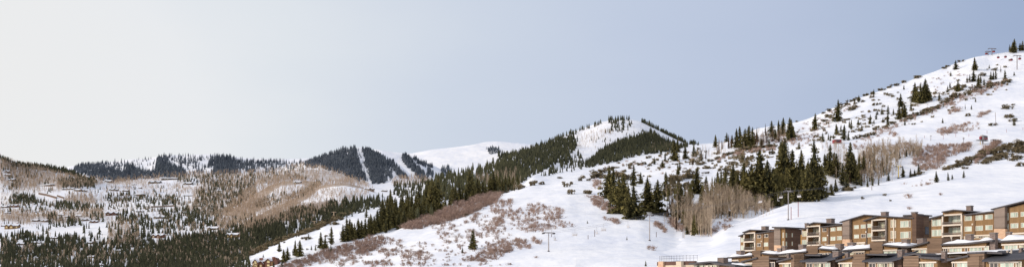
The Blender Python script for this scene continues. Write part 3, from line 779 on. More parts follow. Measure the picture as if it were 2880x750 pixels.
FOREST_EDGE = [  # crest and flank of the brown hill at the left edge
 (c1((0,92),(60,112),(110,126),(210,137),(310,150),(385,168),(420,186),(520,222),(480,225),(380,185),(280,165),(100,140),(0,110)), 640, (9,15), 0),
 (c1((290,205),(400,195),(500,215),(500,250),(400,255),(320,250)), 240, (9,15), .1),
 (c1((0,110),(110,150),(110,260),(60,280),(0,230)), 110, (8,14), .3),
 (c1((110,150),(290,190),(280,240),(110,240)), 60, (8,14), .5),
]
t_ = []
EXTRA = []      # conifers of the forests, by size
def forest(lst, zone):
    for k, (poly, n, (h0, h1), cl) in enumerate(lst):
        # outlines were traced around the visible crowns: their feet stand lower
        poly = [(x, y + (.12 if zone == 'peak' else .36) * (h0 + h1) / 2) for x, y in poly]
        for p, u, v in scatter(poly, n, cl, 22, k * 7):
            EXTRA.append((zone, p, u, v, RNG.triangular(h0, h0 * .6 + h1 * .4, h1)))
for z_, l_ in (('spur', FOREST_SPUR), ('valley', FOREST_VALLEY), ('plateau', FOREST_PLATEAU), ('far', FOREST_FAR), ('peak', FOREST_PEAK), ('edge', FOREST_EDGE)):
    forest(l_, z_)

# individual conifers -------------------------------------------------------------
styles = {'full': dict(rad=.30, base=.03, nbr=150, pw=.75), 'wide': dict(rad=.37, base=.02, nbr=150, ragged=.3, pw=.75), 'slim': dict(rad=.24, base=.05, nbr=150, pw=.62, ragged=.45), 'dead': dict(rad=.16, base=.18, nbr=80, full=.7, ragged=.6)}
CROWN, CROWN_SMALL = {}, {}
def trunk_mesh(name):
    s = Shape(); s.tube((0, 0, -.05), (0, 0, .5), .016, .010, 0, 6); s.tube((0, 0, .5), (0, 0, .97), .010, .002, 0, 6)
    v, t, _, _ = s.arrays()
    return raw_mesh(name, v, t, M_BARK)
TRUNK = trunk_mesh('conifer trunk')
for st, kw in styles.items():
    CROWN[st] = []
    CROWN_SMALL[st] = []
    for q in range(6 if st in ('full', 'slim') else 4):
        v, t, s, m = fir_crown(seed=len(st) * 31 + q * 13, **kw)
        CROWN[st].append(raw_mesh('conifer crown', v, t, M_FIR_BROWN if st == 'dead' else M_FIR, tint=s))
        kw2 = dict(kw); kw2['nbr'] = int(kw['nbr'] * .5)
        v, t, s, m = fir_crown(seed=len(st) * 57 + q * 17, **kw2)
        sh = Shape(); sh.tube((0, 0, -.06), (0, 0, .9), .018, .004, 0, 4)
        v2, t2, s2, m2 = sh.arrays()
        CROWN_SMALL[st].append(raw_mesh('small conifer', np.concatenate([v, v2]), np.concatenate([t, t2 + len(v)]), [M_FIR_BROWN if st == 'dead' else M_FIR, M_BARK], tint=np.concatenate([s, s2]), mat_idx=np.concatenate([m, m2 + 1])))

ORD = ['leftmost', 'second', 'third', 'fourth', 'fifth', 'sixth', 'seventh', 'eighth', 'ninth', 'tenth', 'eleventh', 'twelfth', 'thirteenth', 'fourteenth', 'fifteenth', 'sixteenth', 'seventeenth', 'eighteenth', 'nineteenth', 'twentieth']
def from_left(i, n):
    """position words in a row counted from the nearer end"""
    if i == 0: return 'leftmost'
    if i == n - 1: return 'rightmost'
    if i <= n // 2 and i < 20: return ORD[i] + ' from left'
    if n - 1 - i < 20: return ORD[n - 1 - i] + ' from right'
    return 'central one'

n_fir = 0
def plant_conifer(p, hm, style, label, group, small):
    global n_fir
    n_fir += 1
    q = n_fir
    rz = (q * 2.4) % 6.283
    wv = 1 + .14 * math.sin(q * 1.7)
    if small:
        o = link('conifer_tree', CROWN_SMALL[style][q % len(CROWN_SMALL[style])])
        o.location = p; o.rotation_euler = (.035 * math.sin(q * 3.1), .035 * math.cos(q * 5.3), rz); o.scale = (hm * wv, hm * wv, hm)
    else:
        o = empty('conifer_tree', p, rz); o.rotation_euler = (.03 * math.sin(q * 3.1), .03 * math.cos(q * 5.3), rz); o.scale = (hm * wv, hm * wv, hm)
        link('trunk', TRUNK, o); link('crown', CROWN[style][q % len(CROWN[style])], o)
    tag(o, label, 'conifer', group)
    return o

for g, lst in GROVES.items():
    lst = sorted(lst)
    rows = [(t, pick(t[0], t[1])) for t in lst]
    rows = [x for x in rows if x[1] is not None]
    for i, ((u, v, h, st), p) in enumerate(rows):
        look = {'full': 'dark conifer', 'wide': 'broad dark conifer', 'slim': 'slim dark conifer', 'dead': 'brownish thin conifer'}[st]
        plant_conifer(p, h * p.y / F, st, f'{look}, {from_left(i, len(rows))} {g}', 'conifers ' + g, h < 30)
# the largest of the forest trees are individuals too
n_left = 322 - n_fir
EXTRA.sort(key=lambda e: -e[4] * (1 if e[0] in ('valley', 'spur') else .5))
big, rest = EXTRA[:max(0, n_left)], EXTRA[max(0, n_left):]
for z, p, u, v, h in big:
    if z == 'valley':
        plant_conifer(p, h * p.y / F, 'slim' if RNG.random() < .5 else 'full', 'tall dark conifer packed in the wood on the valley floor', 'tall conifers in the valley wood', h < 36)
    else:
        plant_conifer(p, h * p.y / F, 'slim' if RNG.random() < .5 else 'full', 'tall green conifer packed in the wood below the peak', 'tall conifers in the wood below the peak', h < 36)

LOW = [fir_low(.17 + .03 * (q % 3), 6, 5, q) for q in range(6)]
TINY = [fir_tiny(.17 + .03 * (q % 3), q) for q in range(6)]
def to_mass(zs):
    return [(p.x, p.y, p.z - .3, h * p.y / F) for z, p, u, v, h in rest if z in zs]
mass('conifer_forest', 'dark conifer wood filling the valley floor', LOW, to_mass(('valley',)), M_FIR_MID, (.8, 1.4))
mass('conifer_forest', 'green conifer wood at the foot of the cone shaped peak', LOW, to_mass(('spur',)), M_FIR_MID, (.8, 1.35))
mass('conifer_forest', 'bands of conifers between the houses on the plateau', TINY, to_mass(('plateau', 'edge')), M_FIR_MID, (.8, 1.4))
mass('conifer_forest', 'slate dark conifer woods on the far mountains', TINY, to_mass(('far',)), M_FIR_HAZE, (.8, 1.35), (0, .6))
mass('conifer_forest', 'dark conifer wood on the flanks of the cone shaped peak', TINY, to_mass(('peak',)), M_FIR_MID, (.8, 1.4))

mass('conifer_forest', 'dark younger conifers filling the stand beside the tallest lift tower', [fir_crown(.24, .03, 90, seed=90 + q, ragged=.45) for q in range(4)],
  [(p.x, p.y, p.z - .3, RNG.uniform(46, 96) * p.y / F) for p, u, v in scatter(cU((250,440),(380,440),(560,470),(860,420),(900,490),(560,560),(420,560),(300,520)), 46)]
  + [(p.x, p.y, p.z - .3, RNG.uniform(24, 56) * p.y / F) for p, u, v in scatter(cT((600,260),(700,300),(1000,280),(1000,400),(760,420),(620,340)), 26) + scatter(cU((0,400),(200,330),(330,400),(260,470),(0,480)), 22)], M_FIR, (.8, 1.2))
mass('conifer_forest', 'thin brownish conifers scattered through the aspen bank', [fir_crown(.17, .1, 60, seed=110 + q, full=.75, ragged=.6) for q in range(3)],
  [(p.x, p.y, p.z - .3, RNG.uniform(20, 48) * p.y / F) for p, u, v in scatter(cT((640,380),(760,420),(800,560),(700,560),(640,480)), 20) + scatter(cR((150,380),(420,330),(560,420),(420,540),(200,560)), 24) + scatter(cQ((900,260),(1240,200),(1560,150),(1540,200),(1200,250),(920,310)), 22)], M_FIR_BROWN, (.8, 1.2))
# ------------------------------------------------------------------ leafless aspens
ASPENS = {}
def aspens(name, lst): ASPENS.setdefault(name, []).extend(lst)
row = lambda poly, n, h, cl=0: [(u, v, RNG.uniform(*h)) for p, u, v in scatter(poly, n, cl)]
aspens('in the thicket above the snow hollow', [(x * .3579 + 1640, y * .3579 + 440, h) for x, y, h in
  [(795,640,66),(820,600,90),(848,615,95),(925,628,70),(940,628,66),(965,620,110),(985,625,108),(1000,625,100),(905,600,80),(880,610,80),(1010,630,95),(870,590,70),(835,560,70),(955,560,95),(925,520,70)]]
  + [(x * .3579 + 1980, y * .3579 + 380, h) for x, y, h in [(10,640,95),(35,650,98),(60,650,100),(85,655,98),(110,655,96),(135,655,98),(160,640,90),(185,650,85),(215,655,80),(235,640,75),(262,640,88),(285,640,85),(310,630,70),(345,650,62),(375,640,60),(400,640,40),(430,640,42),(465,640,52),(490,630,40),(515,620,36),(540,610,34),(20,560,60),(60,540,60),(100,545,60),(150,560,60)]])
aspens('on the bench below the red hut', [(x * .3428 + 2300, y * .3428 + 330, h) for x, y, h in
  [(410,470,62),(440,480,86),(450,500,95),(470,440,72),(490,470,80),(520,440,68),(540,430,66),(555,460,70),(580,420,62),(600,440,70),(620,400,58),(640,390,56),(660,380,60),(680,300,40),(700,340,46),(720,330,44),(740,310,40),(780,290,36),(810,330,40),(830,320,34),(340,400,50),(360,420,54),(385,440,56),(170,400,44),(190,380,40),(210,400,42),(160,480,60),(135,470,54),(430,550,60),(500,540,50),(520,530,46),(610,520,44),(640,480,38),(660,490,36),(680,470,40)]])
aspens('on the bank right of the dark clump', [(x * .3579 + 1640, y * .3579 + 440, h) for x, y, h in [(640,540,34),(660,560,40),(700,540,60),(720,560,70),(745,520,75),(770,540,80),(690,340,45),(655,330,40),(800,450,70),(815,400,60),(745,460,68),(760,420,60),(850,470,66),(700,470,66)]])
aspens('on the skyline saddle', [(x * .3429 + 1700, y * .3429 + 330, h) for x, y, h in [(920,290,20),(940,310,22),(960,300,24),(980,270,22),(1140,270,24),(1270,230,22),(1330,200,28),(1380,170,26),(1410,175,26),(1450,160,28),(1480,170,30),(1500,175,28),(715,390,30),(735,380,30),(790,370,24),(900,290,18)]])
BARE = [bare_tree(q, 40 + 5 * (q % 3), 3, .13 + .03 * (q % 3), .95) for q in range(6)]
def stem_branches(seed):
    v, t, s, m = bare_tree(seed, 30, 2, .14 + .02 * (seed % 3), 1.15)
    return v, t, s
BARE_ME = []
for q in range(6):
    v, t, s, m = BARE[q]
    k = 4 * 2 * 3                       # faces of the stem
    used = t[:k].max() + 1
    stem = raw_mesh('aspen trunk', v[:used], t[:k], M_ASPEN, tint=s[:used])
    brn = raw_mesh('aspen branches', v[used:], t[k:] - used, M_ASPEN, tint=s[used:] * .8)
    BARE_ME.append((stem, brn))
nb = 0
for g, lst in ASPENS.items():
    lst = sorted(lst)
    for i, (u, v, h) in enumerate(lst):
        p = pick(u, v)
        if p is None: continue
        nb += 1
        hm = h * p.y / F
        o = empty('aspen_tree', p, (nb * 1.9) % 6.28); o.scale = (hm * 1.1, hm * 1.1, hm)
        st, br = BARE_ME[nb % 6]
        link('trunk', st, o); link('crown', br, o)
        n = len(lst)
        lab = f'pale leafless aspen, {from_left(i, n)} {g}' if min(i, n - 1 - i) < 20 else f'pale leafless aspen in the middle {g}'
        tag(o, lab, 'aspen', 'leafless aspens ' + g)

def far_trees(name, label, lst, mat, tpl, slackless=14, wid=(.8, 1.3), tint=(0, .4)):
    pts = []
    for poly, n, (h0, h1), cl in lst:
        for p, u, v in scatter(poly, n, cl, 20, int(n)):
            pts.append((p.x, p.y, p.z - .2, RNG.uniform(h0, h1) * p.y / F))
    mass(name, label, tpl, pts, mat, wid, tint)
far_trees('aspen_forest', 'fine grey tan twigs of the aspen thicket above the snow hollow', [
  (cT((690,480),(780,490),(830,610),(1000,632),(1000,470),(900,430),(760,430)), 110, (34, 62), .05), (cU((0,540),(300,470),(380,520),(560,560),(520,610),(300,655),(0,660)), 130, (28, 56), .05),
  (cR((330,360),(420,260),(860,260),(840,330),(620,400),(560,520),(430,560),(340,560)), 130, (16, 34), .15)], M_ASPEN, [brush(q, 34, .5, .008) for q in range(5)], wid=(.3, .5), tint=(-.1, .25))
BLOW = [bare_low(q, 13, .12) for q in range(6)]
far_trees('aspen_forest', 'tan leafless aspen woods on the brown hill and the plateau', [
  (ASP_FAR[0], 1500, (9, 14), .05), (ASP_FAR[1], 1300, (9, 14), .05), (ASP_FAR[2], 900, (9, 13), .1), (ASP_FAR[3], 220, (9, 14), .2), (ASP_FAR[4], 700, (10, 16), .2), (ASP_FAR[5], 260, (13, 20), .3), (ASP_FAR[6], 260, (9, 14), .1),
  (c1((560,225),(1000,215),(1000,290),(700,270),(560,285)), 420, (7, 11), .45),
  (c1((0,590),(400,560),(800,600),(1100,620),(1342,600),(1342,671),(0,671)), 260, (14, 24), .4),
  (c1((0,250),(560,250),(1000,240),(1040,330),(1000,430),(560,440),(0,470)), 2100, (7, 12), .3), (c1((0,500),(560,520),(1000,480),(1342,440),(1342,671),(0,671)), 330, (12, 22), .3),
  (c1((0,130),(300,180),(520,225),(300,275),(60,290),(0,250)), 900, (8, 13), .1),
  (c1((840,450),(1150,420),(1342,395),(1342,560),(1100,600),(840,560)), 260, (12, 20), .4)], M_ASPEN_FAR, BLOW)
far_trees('aspen_forest', 'tan leafless aspens covering the two rounded hills', [
  (ASP_A[0], 2500, (9, 15), .1), (ASP_B[0], 2700, (9, 15), .1),
  (c2((60,290),(240,250),(250,290),(60,345)), 60, (9, 13), .4), (c2((340,280),(600,285),(560,330),(380,345),(250,340)), 340, (10, 15), .3),
  (c2((0,430),(330,395),(380,340),(520,340),(300,450),(0,500)), 120, (14, 22), .4), (c2((0,250),(-220,420),(-200,500),(0,430)), 420, (10, 16), .1)], M_ASPEN_FAR, BLOW)
far_trees('aspen_forest', 'thin leafless aspens mixed into the near conifers', [
  (c3((330,130),(400,110),(520,100),(380,170),(340,180)), 130, (8, 13), .2), (c3((280,130),(440,70),(620,70),(640,95),(480,150),(330,220),(290,200)), 110, (5, 11), .35), (c3((640,160),(760,150),(740,185),(640,190)), 60, (9, 14), .3),
  (cT((680,480),(780,500),(830,620),(1000,630),(1000,520),(900,440),(760,430)), 60, (30, 58), .05), (cU((0,560),(300,470),(380,520),(560,560),(520,610),(300,655),(0,660)), 80, (26, 50), .05),
  (cR((330,360),(420,250),(860,250),(840,330),(620,400),(560,520),(430,560),(340,560)), 110, (18, 42), .1), (cR((140,400),(240,380),(240,520),(150,500)), 24, (24, 44), .1),
  (cP((740,260),(1180,230),(1180,340),(960,380),(880,390)), 60, (20, 32), .4),
  (cR((20,230),(240,240),(240,330),(60,330)), 50, (14, 24), .3), (cR((420,240),(860,220),(860,300),(430,330)), 70, (16, 26), .2),
  (cQ((880,240),(1000,210),(1000,320),(700,400),(690,330)), 60, (12, 18), .3), (cQ((1230,130),(1560,120),(1500,190),(1230,210)), 60, (12, 18), .3)], M_ASPEN, BARE)

# ------------------------------------------------------------------ brush
mass('conifer_forest', 'dark young conifers standing between the aspen stems', [fir_crown(.18, .03, 60, seed=70 + q, ragged=.5) for q in range(3)],
  [(p.x, p.y, p.z - .2, RNG.uniform(24, 60) * p.y / F) for p, u, v in scatter(cT((700,470),(800,500),(1000,480),(1000,620),(830,610)), 34) + scatter(cU((0,500),(280,470),(420,530),(400,600),(200,640),(0,640)), 40) + scatter(cR((300,420),(440,380),(540,420),(430,560),(320,570)), 18)], M_FIR, (.8, 1.2))
BUSH = [brush(q, 40, .7, .02) for q in range(6)]
BUSH_LOW = [brush(q, 16, .8, .03) for q in range(6)]
far_trees('brush', 'mauve leafless scrub oak thicket along the front slope', [
  (BRUSH[0], 720, (10, 20), .14), (BRUSH[1], 330, (9, 17), .2),
  (c2((330,605),(450,560),(560,545),(570,610),(480,671),(320,671)), 90, (9, 17), .35), (c2((480,575),(640,520),(780,560),(700,620),(560,660)), 90, (9, 16), .4),
  (c2((740,590),(880,590),(880,671),(740,671)), 60, (9, 17), .35), (c2((870,430),(1000,390),(1150,400),(1306,420),(1306,520),(1100,520),(1000,600)), 190, (8, 15), .45), (c2((640,600),(1000,500),(1306,520),(1306,671),(640,671)), 160, (7, 13), .45),
  (c2((1040,635),(1180,590),(1306,570),(1306,600),(1150,650)), 110, (9, 15), .15), (c2((520,671),(600,640),(700,640),(700,671)), 30, (9, 15), .2)], M_TWIG, BUSH_LOW, wid=(.8, 1.4))
far_trees('brush', 'pale brown brush breaking through the snow of the ski hill', [
  (c3((-30,400),(60,390),(60,430),(20,500),(-30,520)), 90, (9, 16), .25), (c3((40,450),(140,405),(270,425),(270,480),(320,500),(130,535),(60,500)), 230, (8, 15), .22),
  (c3((-40,575),(130,550),(210,560),(130,595),(-40,620)), 130, (9, 16), .2), (c3((400,310),(440,310),(430,350),(400,345)), 24, (9, 14), .1),
  (cT((20,310),(110,310),(290,430),(250,455),(130,410)), 150, (7, 13), .05), (cT((160,475),(290,500),(280,535),(170,500)), 34, (8, 12), .2),
  (cT((560,510),(650,560),(650,600),(560,540)), 40, (9, 14), .2), (cT((680,480),(800,560),(760,600),(660,520)), 50, (10, 18), .2),
  (cR((820,250),(1000,230),(1260,220),(1250,270),(1060,330),(1000,420),(860,440),(760,380)), 330, (8, 15), .15),
  (cR((1280,410),(1290,380),(1380,310),(1440,260),(1500,215),(1520,200),(1460,200),(1330,290),(1300,330)), 150, (9, 15), .1),
  (cR((960,110),(1200,60),(1260,30),(1200,110),(1060,150)), 60, (7, 12), .3), (cR((560,140),(640,120),(640,160),(570,160)), 16, (7, 10), .1),
  (c7((545,440),(610,440),(600,470),(550,470)), 16, (9, 13), 0), (c7((700,480),(780,440),(790,460),(720,495)), 30, (6, 10), .1), (c7((480,560),(720,500),(720,560),(500,600)), 36, (7, 12), .3),
  (cQ((1180,180),(1560,110),(1560,190),(1240,240)), 60, (8, 13), .3), (c4((40,330),(420,240),(420,300),(60,350)), 40, (6, 10), .3),
  (c4((700,330),(1000,300),(1000,360),(720,380)), 60, (7, 12), .3), (cO((1000,640),(1420,400),(1500,390),(1560,400),(1200,600),(1060,671)), 70, (6, 11), .3),
  (cR((700,540),(940,500),(930,560),(760,580)), 10, (5, 9), 0), (c7((330,490),(500,420),(620,350),(760,300),(900,270),(900,300),(640,390),(500,450),(340,510)), 130, (6, 12), .1), (c7((0,640),(150,560),(330,490),(330,520),(160,590),(20,671)), 70, (6, 11), .1), (c7((300,330),(560,220),(700,250),(560,380),(380,440)), 70, (3, 8), .35), (c4((300,300),(420,200),(640,90),(700,120),(560,230),(400,330)), 110, (5, 10), .3), (cQ((900,350),(1150,270),(1400,240),(1400,270),(1100,310),(920,360)), 90, (6, 12), 0), (c3((380,310),(440,250),(700,200),(880,220),(860,290),(600,280)), 70, (4, 9), .3),
  (c4((0,560),(120,600),(280,630),(230,660),(0,671)), 60, (8, 14), .2),
  (c3((840,470),(900,490),(1000,470),(960,520),(860,545)), 60, (9, 15), .2)], M_TWIG, BUSH_LOW, wid=(.8, 1.4))

BUSH_ME = [raw_mesh('bare shrub', *(lambda a: (a[0], a[1], M_TWIG))(BUSH[q]), tint=BUSH[q][2]) for q in range(6)]
def shrub_thing(u, v, h, label, group=None, wid=1.2):
    p = pick(u, v)
    if p is None: return
    hm = h * p.y / F
    o = link('bare_shrub', BUSH_ME[int(u) % 6]); o.location = p; o.scale = (hm * wid, hm * wid, hm); o.rotation_euler = (0, 0, u % 6.28)
    tag(o, label, 'shrub', group)
shrub_thing(1824, 700, 15, 'rounded leafless bush below the second lift tower', wid=1.0)
shrub_thing(1838, 703, 18, 'larger bare bush right of the rounded one by the lift tower', wid=1.1)
shrub_thing(2556, 556, 16, 'spreading leafless bush alone on the groomed slope', wid=1.5)
shrub_thing(2592, 522, 8, 'small bare bush below the lone conifers on the groomed slope')
shrub_thing(2610, 519, 9, 'second small bare bush beside the lone slope conifers')
shrub_thing(2557, 588, 11, 'faint bare shrub just above the village roofs', wid=1.4)
shrub_thing(2645, 548, 9, 'sparse bare shrub on the groomed slope near the spreading bush', wid=1.4)
shrub_thing(1508, 724, 8, 'low grass tuft at the foot of the first lift tower', wid=1.6)

LEAFY = [leafy(q, 230, 5) for q in range(6)]
LEAFY_LOW = [leafy(q, 90, 4, .19) for q in range(6)]
LEAFY_ME = [raw_mesh('evergreen shrub', LEAFY[q][0], LEAFY[q][1], M_OLIVE, tint=LEAFY[q][2]) for q in range(6)]
nl = 0
def leafy_thing(u, v, h, w_, label, group):
    global nl
    p = pick(u, v)
    if p is None: return
    nl += 1
    hm = h * p.y / F; wm = w_ * p.y / F
    o = link('evergreen_shrub', LEAFY_ME[nl % 6]); o.location = p; o.scale = (wm / 1.5, wm / 1.5, hm * .72); o.rotation_euler = (0, 0, (nl * 1.3) % 6.28)
    tag(o, label, 'shrub', group)
def leafy_row(g, lst, look='dark olive shrub'):
    lst = sorted(lst)
    for i, (u, v, h, w_) in enumerate(lst):
        n = len(lst)
        lab = f'{look}, {from_left(i, n)} {g}' if min(i, n - 1 - i) < 20 else f'{look} in the middle {g}'
        leafy_thing(u, v, h, w_, lab, 'olive shrubs ' + g)
R_ = lambda f, L: [(*f((x, y))[0], h, w_) for x, y, h, w_ in L]
leafy_row('in the brush bank above the groomed slope', R_(cR, [
 (1045,430,14,22),(1080,425,16,24),(1110,410,18,26),(1140,405,17,26),(1175,385,20,28),(1205,395,18,26),(1235,370,22,30),(1265,350,20,30),(1300,340,18,28),(1330,320,20,30),(1360,300,20,30),(1400,300,20,32),(1430,290,22,32),(1420,350,20,30),(1455,355,22,34),(1470,300,20,30),(1500,340,24,36),(1530,320,22,34),(1500,270,20,32),(1545,265,24,36),(1580,250,24,36),(1600,280,24,36),(1625,240,24,38),(1640,290,26,40),(1670,230,26,40),(1685,280,26,40),(1640,340,18,30),(1680,400,20,30),(1610,355,14,24),(1350,380,14,24),(1400,370,16,24),(1200,420,10,18),(830,468,10,18),(800,475,10,18),(850,460,10,16),(780,480,9,16)]))
leafy_row('in the bands below the hillside clump', R_(c7, [
 (350,480,12,22),(375,475,14,24),(400,468,14,24),(425,455,14,26),(450,445,16,26),(475,440,14,24),(495,430,12,22),(525,408,14,24),(545,395,16,26),(570,380,18,28),(595,370,18,26),(600,335,16,24),(615,320,18,26),(570,330,14,22),(660,360,14,24),(680,345,16,26),(700,325,16,24),(735,250,12,22),(765,320,14,24),(790,310,16,26),(815,300,12,22),(850,300,16,24),(875,290,14,24),(805,220,10,16),(320,500,12,20),(290,510,14,20),(230,525,12,18),(180,550,14,20),(130,560,12,20),(100,590,14,22),(70,600,14,22),(40,600,12,20),(20,610,12,20)]))
leafy_row('near the right hillside poles', R_(c7, [(880,440,14,22),(870,430,12,18),(895,490,18,28),(915,510,14,20),(790,535,12,24),(655,480,12,14),(915,420,8,10),(345,530,8,10)]))
leafy_row('growing along the right skyline', R_(c7, [(520,210,9,16),(540,200,8,12),(615,170,7,16),(355,262,10,24),(290,285,11,16),(240,305,10,20),(205,315,9,14),(160,330,8,18),(110,355,12,12),(70,362,9,14),(55,400,10,14),(30,392,10,12),(10,390,9,12),(5,435,14,16),(120,420,12,14)]) + R_(c4, [(735,45,9,14),(700,72,10,14),(660,85,9,20),(630,105,10,24),(600,120,10,20),(560,135,11,26),(520,190,12,22),(545,165,12,22),(660,130,14,26),(630,185,12,22),(450,120,9,12),(375,192,7,9),(510,150,8,16),(820,20,7,14),(860,12,6,12)]))
leafy_row('below the skyline saddle', R_(cQ, [(920,345,10,20),(950,335,10,22),(985,320,12,24),(1020,308,12,24),(1050,300,12,26),(1080,290,12,26),(1110,280,12,26),(1140,270,12,28),(1170,268,12,28),(1200,262,12,28),(1230,258,12,28),(1260,252,12,28),(1290,250,12,26),(1320,248,12,26),(1350,246,14,26),(1385,242,12,24),(1375,300,18,18),(1140,355,20,20),(870,360,10,22),(780,390,12,24),(810,380,10,22),(840,420,14,20),(830,460,10,18)]))
leafy_row('among conifers behind the aspens', R_(cT, [(100,160,24,40),(140,130,16,40),(200,110,20,30),(260,140,14,24),(710,220,40,50),(760,190,30,44),(700,290,34,40),(800,170,24,30),(830,170,20,26),(860,60,26,26),(40,290,17,20),(290,160,24,30),(325,180,30,36),(860,150,30,30),(830,240,26,30),(760,260,34,40)]))
leafy_row('left of the dark clump', R_(c3, [(400,300,16,16),(420,295,18,22),(440,300,14,18),(380,310,12,12),(345,310,18,14),(360,300,14,12),(290,335,18,16),(310,325,14,10),(275,325,14,10),(310,365,22,18),(145,330,24,20),(185,325,14,14),(480,290,12,20),(95,345,26,18),(260,300,8,18),(380,365,18,18),(160,320,12,12)]))
leafy_row('dotted across the middle snowfield', R_(c3, [(600,245,10,16),(640,245,8,10),(585,240,8,10),(555,260,14,12),(715,185,12,10),(690,250,14,16),(560,240,8,8),(530,270,6,8),(630,195,6,6),(655,235,10,9),(1030,215,16,14),(960,260,8,12),(900,240,8,8),(870,260,9,14),(930,270,8,10)]) + R_(cQ, [(295,390,12,18),(320,385,12,16),(370,400,10,10),(370,330,9,10),(105,415,8,14),(165,440,8,10),(200,400,14,14),(245,370,7,8),(965,430,10,22),(1000,470,14,24),(1060,390,8,16),(1040,440,10,18),(1080,470,20,30),(1010,440,10,14),(940,370,8,12),(1050,330,8,12),(1100,320,7,9)]))
leafy_row('on the spur by the lift towers', R_(cS, [(840,250,14,16),(870,250,12,18),(910,205,12,14),(575,400,14,20),(545,390,9,16),(770,370,9,10),(485,370,10,9),(350,430,7,6),(580,500,8,6),(690,300,10,14),(650,310,14,16)]) + R_(cP, [(700,570,14,20),(985,390,16,22),(960,380,12,18),(1170,340,20,24),(1100,350,12,26),(1040,370,10,26)]), 'olive green shrub')
leafy_row('on the groomed slope and its foot', R_(cR, [(368,668,12,9),(545,640,9,10),(215,600,16,30),(250,600,18,26),(300,580,9,8)]) + [(2505,565,8,6)])
far_trees('brush', 'small dark shrubs dotting the snowy hillside', [
 (c4((0,380),(420,200),(700,80),(1000,10),(1300,60),(900,200),(500,300),(60,440)), 130, (4, 9), .25),
 (c7((300,380),(900,150),(960,300),(300,560)), 40, (3, 8), .2), (c3((420,230),(900,170),(900,260),(430,320)), 50, (4, 8), .3), (c3((900,200),(1074,190),(1074,270),(900,300)), 40, (5, 9), .25),
 (cO((1040,620),(1640,380),(1640,400),(1100,640)), 60, (6, 12), 0), (cS((0,540),(300,400),(560,320),(700,250),(900,170),(1030,120),(1030,130),(720,270),(560,340),(300,420),(0,555)), 160, (7, 13), 0),
 (c4((0,350),(400,330),(200,420),(0,500)), 40, (5, 9), .2)], M_OLIVE, LEAFY_LOW, wid=(.8, 1.3))
# ------------------------------------------------------------------ building materials
def mat_siding(name, col, dark=.55, per_m=5.0, vertical=False, noise=.3, scale=1.2):
    """boards: thin dark gaps every 1/per_m metres plus board to board variation"""
    m, nt, b = new_mat(name)
    N, L = nt.nodes, nt.links
    tc = N.new('ShaderNodeTexCoord'); sx = N.new('ShaderNodeSeparateXYZ'); L.new(tc.outputs['Object'], sx.inputs['Vector'])
    if vertical:
        a = N.new('ShaderNodeMath'); a.operation = 'ADD'; L.new(sx.outputs['X'], a.inputs[0]); L.new(sx.outputs['Y'], a.inputs[1]); src = a.outputs[0]
    else: src = sx.outputs['Z']
    k = N.new('ShaderNodeMath'); k.operation = 'MULTIPLY'; L.new(src, k.inputs[0]); k.inputs[1].default_value = per_m
    fr = N.new('ShaderNodeMath'); fr.operation = 'FRACT'; L.new(k.outputs[0], fr.inputs[0])
    fl = N.new('ShaderNodeMath'); fl.operation = 'FLOOR'; L.new(k.outputs[0], fl.inputs[0])
    wn = N.new('ShaderNodeTexWhiteNoise'); wn.noise_dimensions = '1D'; L.new(fl.outputs[0], wn.inputs['W'])
    gp = N.new('ShaderNodeMath'); gp.operation = 'LESS_THAN'; L.new(fr.outputs[0], gp.inputs[0]); gp.inputs[1].default_value = .16
    mp = N.new('ShaderNodeMapping'); mp.inputs['Scale'].default_value = (1, 1, .15) if vertical else (.15, .15, 1); L.new(tc.outputs['Object'], mp.inputs['Vector'])
    nz = N.new('ShaderNodeTexNoise'); nz.inputs['Scale'].default_value = scale * 4; nz.inputs['Detail'].default_value = 6; L.new(mp.outputs['Vector'], nz.inputs['Vector'])
    s1 = N.new('ShaderNodeMath'); s1.operation = 'MULTIPLY_ADD'; L.new(wn.outputs['Value'], s1.inputs[0]); s1.inputs[1].default_value = noise; s1.inputs[2].default_value = 1 - noise * .5 - .3
    s2 = N.new('ShaderNodeMath'); s2.operation = 'MULTIPLY_ADD'; L.new(nz.outputs['Fac'], s2.inputs[0]); s2.inputs[1].default_value = .6; L.new(s1.outputs[0], s2.inputs[2])
    s3 = N.new('ShaderNodeMath'); s3.operation = 'MULTIPLY_ADD'; L.new(gp.outputs[0], s3.inputs[0]); s3.inputs[1].default_value = dark - 1; s3.inputs[2].default_value = 1
    s4 = N.new('ShaderNodeMath'); s4.operation = 'MULTIPLY'; L.new(s2.outputs[0], s4.inputs[0]); L.new(s3.outputs[0], s4.inputs[1])
    vm = N.new('ShaderNodeVectorMath'); vm.operation = 'SCALE'; vm.inputs[0].default_value = col; L.new(s4.outputs[0], vm.inputs['Scale'])
    L.new(vm.outputs['Vector'], b.inputs['Base Color']); b.inputs['Roughness'].default_value = .8; b.inputs['Specular IOR Level'].default_value = .2
    return m

